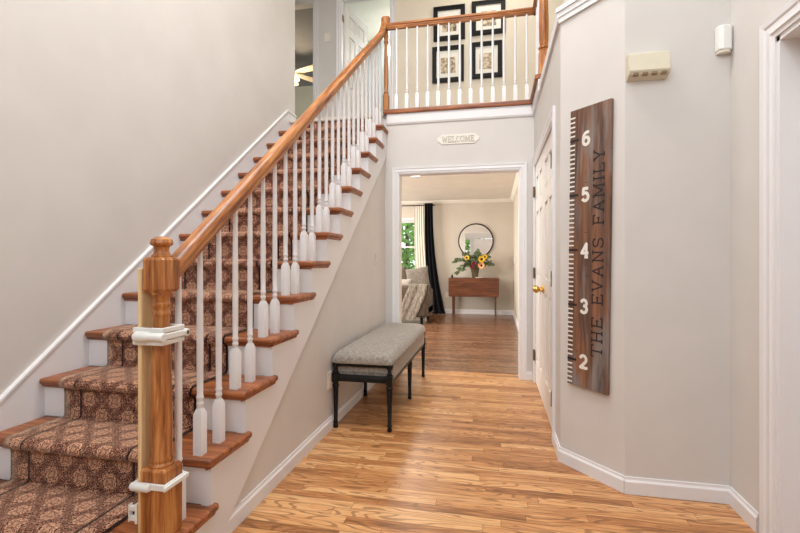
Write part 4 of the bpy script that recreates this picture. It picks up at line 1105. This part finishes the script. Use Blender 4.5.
def sprig(tip, droop, label):
    tip = Vector(tip); t = thing('eucalyptus_sprig', tuple(mouth), label, 'foliage', 'eucalyptus sprigs in the vase')
    ctrl = (mouth + tip)/2 + Vector((0, 0, droop))
    path_ = [mouth*(1-s)**2 + ctrl*2*s*(1-s) + tip*s*s for s in [i/10 for i in range(11)]]
    MB().tube([mouth-Vector((0, 0, 0.1))]+path_, 0.004, 6).build('stem', M['stem'], t)
    lf = MB()
    for i in [q/2 for q in range(3, 21)]:
        i_ = int(i); fr_ = i-i_; pt = path_[i_].lerp(path_[min(10, i_+1)], fr_); i = max(1, i_)
        d = (path_[i]-path_[i-1]).normalized()
        for s in (-1, 1):
            sd = Vector((random.uniform(-1, 1), random.uniform(-1, 0.4), random.uniform(-0.6, 0.9)))*0.9 + d*0.5 + Vector((s*0.6, 0, 0))
            leaf_at(lf, pt, sd, random.uniform(0.075, 0.115), random.uniform(0.045, 0.065), (random.uniform(-0.4, 0.4), -1, random.uniform(-0.3, 0.6)))
    lf.build('leaves', M['leaf'], t, smooth=True)
for tip, dr_, lab in (((-0.80, 9.42, 1.12), 0.16, 'eucalyptus sprig reaching farthest left and up from the vase'),
                     ((-0.74, 9.40, 0.90), 0.20, 'eucalyptus sprig drooping to the left beside the vase'),
                     ((-0.60, 9.44, 1.26), 0.06, 'eucalyptus sprig rising upper left out of the vase'),
                     ((-0.35, 9.50, 1.30), 0.03, 'eucalyptus sprig standing straight up in the vase'),
                     ((-0.16, 9.46, 1.22), 0.08, 'eucalyptus sprig rising upper right out of the vase'),
                     ((-0.08, 9.42, 1.04), 0.12, 'eucalyptus sprig leaning out to the right of the vase'),
                     ((-0.52, 9.36, 1.12), 0.07, 'eucalyptus sprig at the front left of the bouquet'),
                     ((-0.30, 9.34, 1.08), 0.06, 'eucalyptus sprig at the front right of the bouquet')):
    sprig(tip, dr_, lab)
def flower(name, c, r, petm, discm, label, cat, layers=2, npet=14, ratio=0.42):
    c = Vector(c); t = thing(name, tuple(c), label, cat)
    n = Vector((random.uniform(-0.15, 0.15), -1, random.uniform(0.0, 0.35))).normalized()
    u = n.cross(Vector((0, 0, 1))).normalized(); v = u.cross(n)
    p = MB()
    for l in range(layers):
        for k in range(npet):
            a = 2*PI*(k+0.5*l)/npet; d = (u*math.cos(a)+v*math.sin(a)) + n*(0.25+0.35*l)
            leaf_at(p, c + (u*math.cos(a)+v*math.sin(a))*r*0.25 + n*0.004*l, d, r*(0.78-0.14*l), r*0.42, n)
    p.build('petals', petm, t, smooth=True)
    MB().ball(c + n*0.008, r*ratio, 1, 0.55, 1).build('disc', discm, t, smooth=True)
    MB().tube([c, (c+mouth)/2+Vector((0, 0.02, 0.02)), mouth-Vector((0, 0, 0.08))], 0.005, 6).build('stem', M['stem'], t)
flower('sunflower', (-0.265, 9.34, 1.165), 0.074, M['sun_petal'], M['sun_disc'], 'larger yellow sunflower at the upper right of the bouquet', 'flower')
flower('sunflower', (-0.565, 9.38, 1.195), 0.058, M['sun_petal'], M['sun_disc'], 'yellow sunflower at the upper left of the bouquet', 'flower')
flower('sunflower', (-0.200, 9.36, 1.215), 0.056, M['sun_petal'], M['sun_disc'], 'smaller yellow sunflower highest on the bouquet right side', 'flower')
flower('peach_daisy', (-0.265, 9.30, 1.04), 0.074, M['peach_petal'], M['sun_disc'], 'peach daisy with dark centre low right in the bouquet', 'flower', ratio=0.30)
flower('burgundy_dahlia', (-0.405, 9.31, 1.075), 0.058, M['red_petal'], M['red_petal'], 'dark red dahlia at the middle of the bouquet', 'flower', 3, 12, 0.3)
flower('burgundy_dahlia', (-0.46, 9.34, 1.01), 0.046, M['red_petal'], M['red_petal'], 'small dark red dahlia low on the bouquet left side', 'flower', 3, 12, 0.3)

# curtains
rod = thing('curtain_rod', (-2.3, BY-0.10, 2.335), 'thin dark curtain rod above the living room window', 'curtain rod')
MB().tube([(-3.5, BY-0.10, 2.335), (-1.30, BY-0.10, 2.335)], 0.010, 10).build('pole', M['black'], rod)
MB().ball((-1.285, BY-0.10, 2.335), 0.022).build('finial', M['nail'], rod, smooth=True)
MB().box(-1.345, -1.325, BY-0.10, BY-0.001, 2.32, 2.35).build('bracket', M['nail'], rod)
def cur(x0t, x1t, x0b, x1b, zt, zb, amp, folds, ph, y, puddle=0.0):
    def f(u, v):
        z = zt + (zb-zt)*v
        e = v**2.2
        xa = x0t + (x0b-x0t)*e; xb = x1t + (x1b-x1t)*e
        return (xa+(xb-xa)*u, y - amp*(0.6+0.6*v)*math.sin(2*PI*folds*u+ph+0.6*v) - puddle*v**6, z)
    return f
w = MB(); w.grid(cur(-1.475, -1.300, -1.385, -1.02, 2.375, 0.012, 0.030, 3, 0.4, BY-0.135, 0.05), 40, 24, 0.006)
tag(w.build('black_curtain', M['curtain_black'], smooth=True, angle=80), 'black floor-length curtain swept right and pooling at the floor', 'curtain')
w = MB(); w.grid(cur(-1.72, -1.48, -1.66, -1.24, 2.37, 0.03, 0.018, 5, 1.4, BY-0.060, 0.01), 50, 20, 0.004)
tag(w.build('white_curtain', M['curtain_white'], smooth=True, angle=80), 'white curtain panel hanging between the window and the black curtain', 'curtain')

# sofa, seen end on, with a throw over its back corner
sf = thing('sofa', (-2.3, 8.3, 0), 'taupe sofa in the living room with its back to the hall', 'sofa')
SXR, SY0 = -1.19, 7.95
MB().box(-3.3, SXR, SY0, SY0+0.24, 0.12, 0.70).build('backrest', M['sofa'], sf, bevel=0.05, seg=4, smooth=True)
MB().box(-3.3, SXR, SY0+0.20, SY0+0.92, 0.12, 0.30).build('base', M['sofa'], sf, bevel=0.02, seg=2, smooth=True)
for i in range(2): MB().box(-3.10+i*0.80, -2.31+i*0.80, SY0+0.24, SY0+0.92, 0.30, 0.46).build('seat_cushion', M['sofa'], sf, bevel=0.05, seg=4, smooth=True)
for x in (-3.3, SXR-0.20): MB().box(x, x+0.20, SY0+0.20, SY0+0.90, 0.12, 0.60).build('arm', M['sofa'], sf, bevel=0.05, seg=4, smooth=True)
for x in (-3.2, SXR-0.10):
    for y in (SY0+0.08, SY0+0.84): MB().square_lathe((x, y, 0), [(0.02, 0), (0.03, 0.13)]).build('leg', M['black'], sf)
def throwf(u, v):
    # v runs from the seat side over the back and down the rear face
    if v < 0.25: y = SY0+0.255 - 0.0*v; z = 0.52 + 0.195*(v/0.25)
    elif v < 0.4: y = SY0+0.255 - 0.275*((v-0.25)/0.15); z = 0.715
    else: y = SY0-0.018 - 0.006*math.sin(9*u); z = 0.715 - 0.64*((v-0.4)/0.6)
    s = max(0, (v-0.4)/0.6)
    xa = -1.50 - 0.26*s; xb = SXR+0.012 - 0.24*s**1.5
    return (xa+(xb-xa)*u, y - 0.004*math.sin(22*u), z + 0.006*math.sin(13*u))
w = MB(); w.grid(throwf, 24, 40, 0.010)
tag(w.build('throw_blanket', M['throw'], smooth=True, angle=70), 'grey woven throw draped over the sofa back', 'blanket')
def pillow(c, sx, sz, th_, rot, mat, label):
    T = Matrix.Translation(c) @ Matrix.Rotation(math.radians(-14), 4, 'X') @ Matrix.Rotation(math.radians(rot), 4, 'Y')
    mb = MB(T)
    for sgn in (1, -1):
        def f(u, v):
            a, b = 2*u-1, 2*v-1
            e = max(0, (1-a**4)*(1-b**4))
            k = 1 - 0.07*(1-abs(a*b))*1.0
            return (a*sx*(1-0.06*(1-b*b)), sgn*th_*e**0.6, b*sz*(1-0.06*(1-a*a)))
        mb.grid(f, 16, 16)
    bmesh.ops.remove_doubles(mb.bm, verts=mb.bm.verts[:], dist=0.0005)
    tag(mb.build('throw_pillow', mat, smooth=True, angle=80), label, 'pillow', 'pillows on the sofa')
pillow((-1.42, SY0+0.44, 0.79), 0.22, 0.23, 0.08, -10, M['pillow'], 'larger grey pillow standing above the sofa back beside the curtain')
pillow((-1.78, SY0+0.58, 0.76), 0.22, 0.22, 0.08, -32, M['sofa'], 'brownish pillow leaning left on the sofa under the window')
pillow((-1.66, SY0+0.34, 0.69), 0.13, 0.11, 0.05, 0, M['pillow_light'], 'small pale cushion peeking over the sofa back')

# flush lamp on the living room ceiling
cl = thing('ceiling_light', (-1.15, 6.50, 2.38), 'round flush ceiling lamp seen under the head of the opening', 'lamp')
MB().lathe((-1.15, 6.50, 0), [(0.10, 2.395), (0.15, 2.41), (0.16, 2.43)], 24).build('diffuser', M['vanity_glass'], cl, smooth=True)
MB().lathe((-1.15, 6.50, 0), [(0.17, 2.425), (0.17, 2.4399)], 24).build('rim', M['plastic'], cl)

# ------------------------------------------------------------------ garden outside
struct(MB().box(-14, 8, BY+0.12, 26, -0.6, -0.5).build('ground_back', M['grass']))
struct(MB().box(-10, 8, -16, -1.75, -0.3, -0.2).build('ground_front', M['grass']))
def tree(x, y, z0, h, r, n, label, seed):
    rnd = random.Random(seed)
    t = thing('garden_tree', (x, y, z0), label, 'tree', 'garden trees outside the windows')
    MB().tube([(x, y, z0), (x+0.05, y, z0+h*0.4), (x, y, z0+h*0.8)], 0.12, 8, 0.04).build('trunk', M['bark'], t, smooth=True)
    lf = MB()
    for i in range(n):
        d = Vector((rnd.gauss(0, 1), rnd.gauss(0, 1), rnd.gauss(0, 1))).normalized()*rnd.uniform(0.45, 1.0)
        p = Vector((x+d.x*r, y+d.y*r, z0+h*0.55+d.z*h*0.5))
        leaf_at(lf, p, (rnd.uniform(-1, 1), rnd.uniform(-1, 1), rnd.uniform(-1, 0.5)), rnd.uniform(0.14, 0.26), rnd.uniform(0.08, 0.13), (rnd.uniform(-1, 1), -1, rnd.uniform(-0.5, 1)))
    lf.build('foliage', M['tree_leaf'], t)
tree(-2.75, 14.0, -0.5, 4.2, 1.5, 2200, 'leafy green tree filling the left of the living room window', 1)
tree(-0.6, 18.4, -0.5, 4.2, 1.6, 1800, 'lower green tree behind, right in the living room window', 2)
tree(-1.4, -4.6, -0.2, 3.0, 1.0, 900, 'green tree outside the front sidelight, reflected in the mirror', 3)

for o in bpy.data.objects:
    for k in ('wx', 'wy', 'wz'):
        if k in o: del o[k]
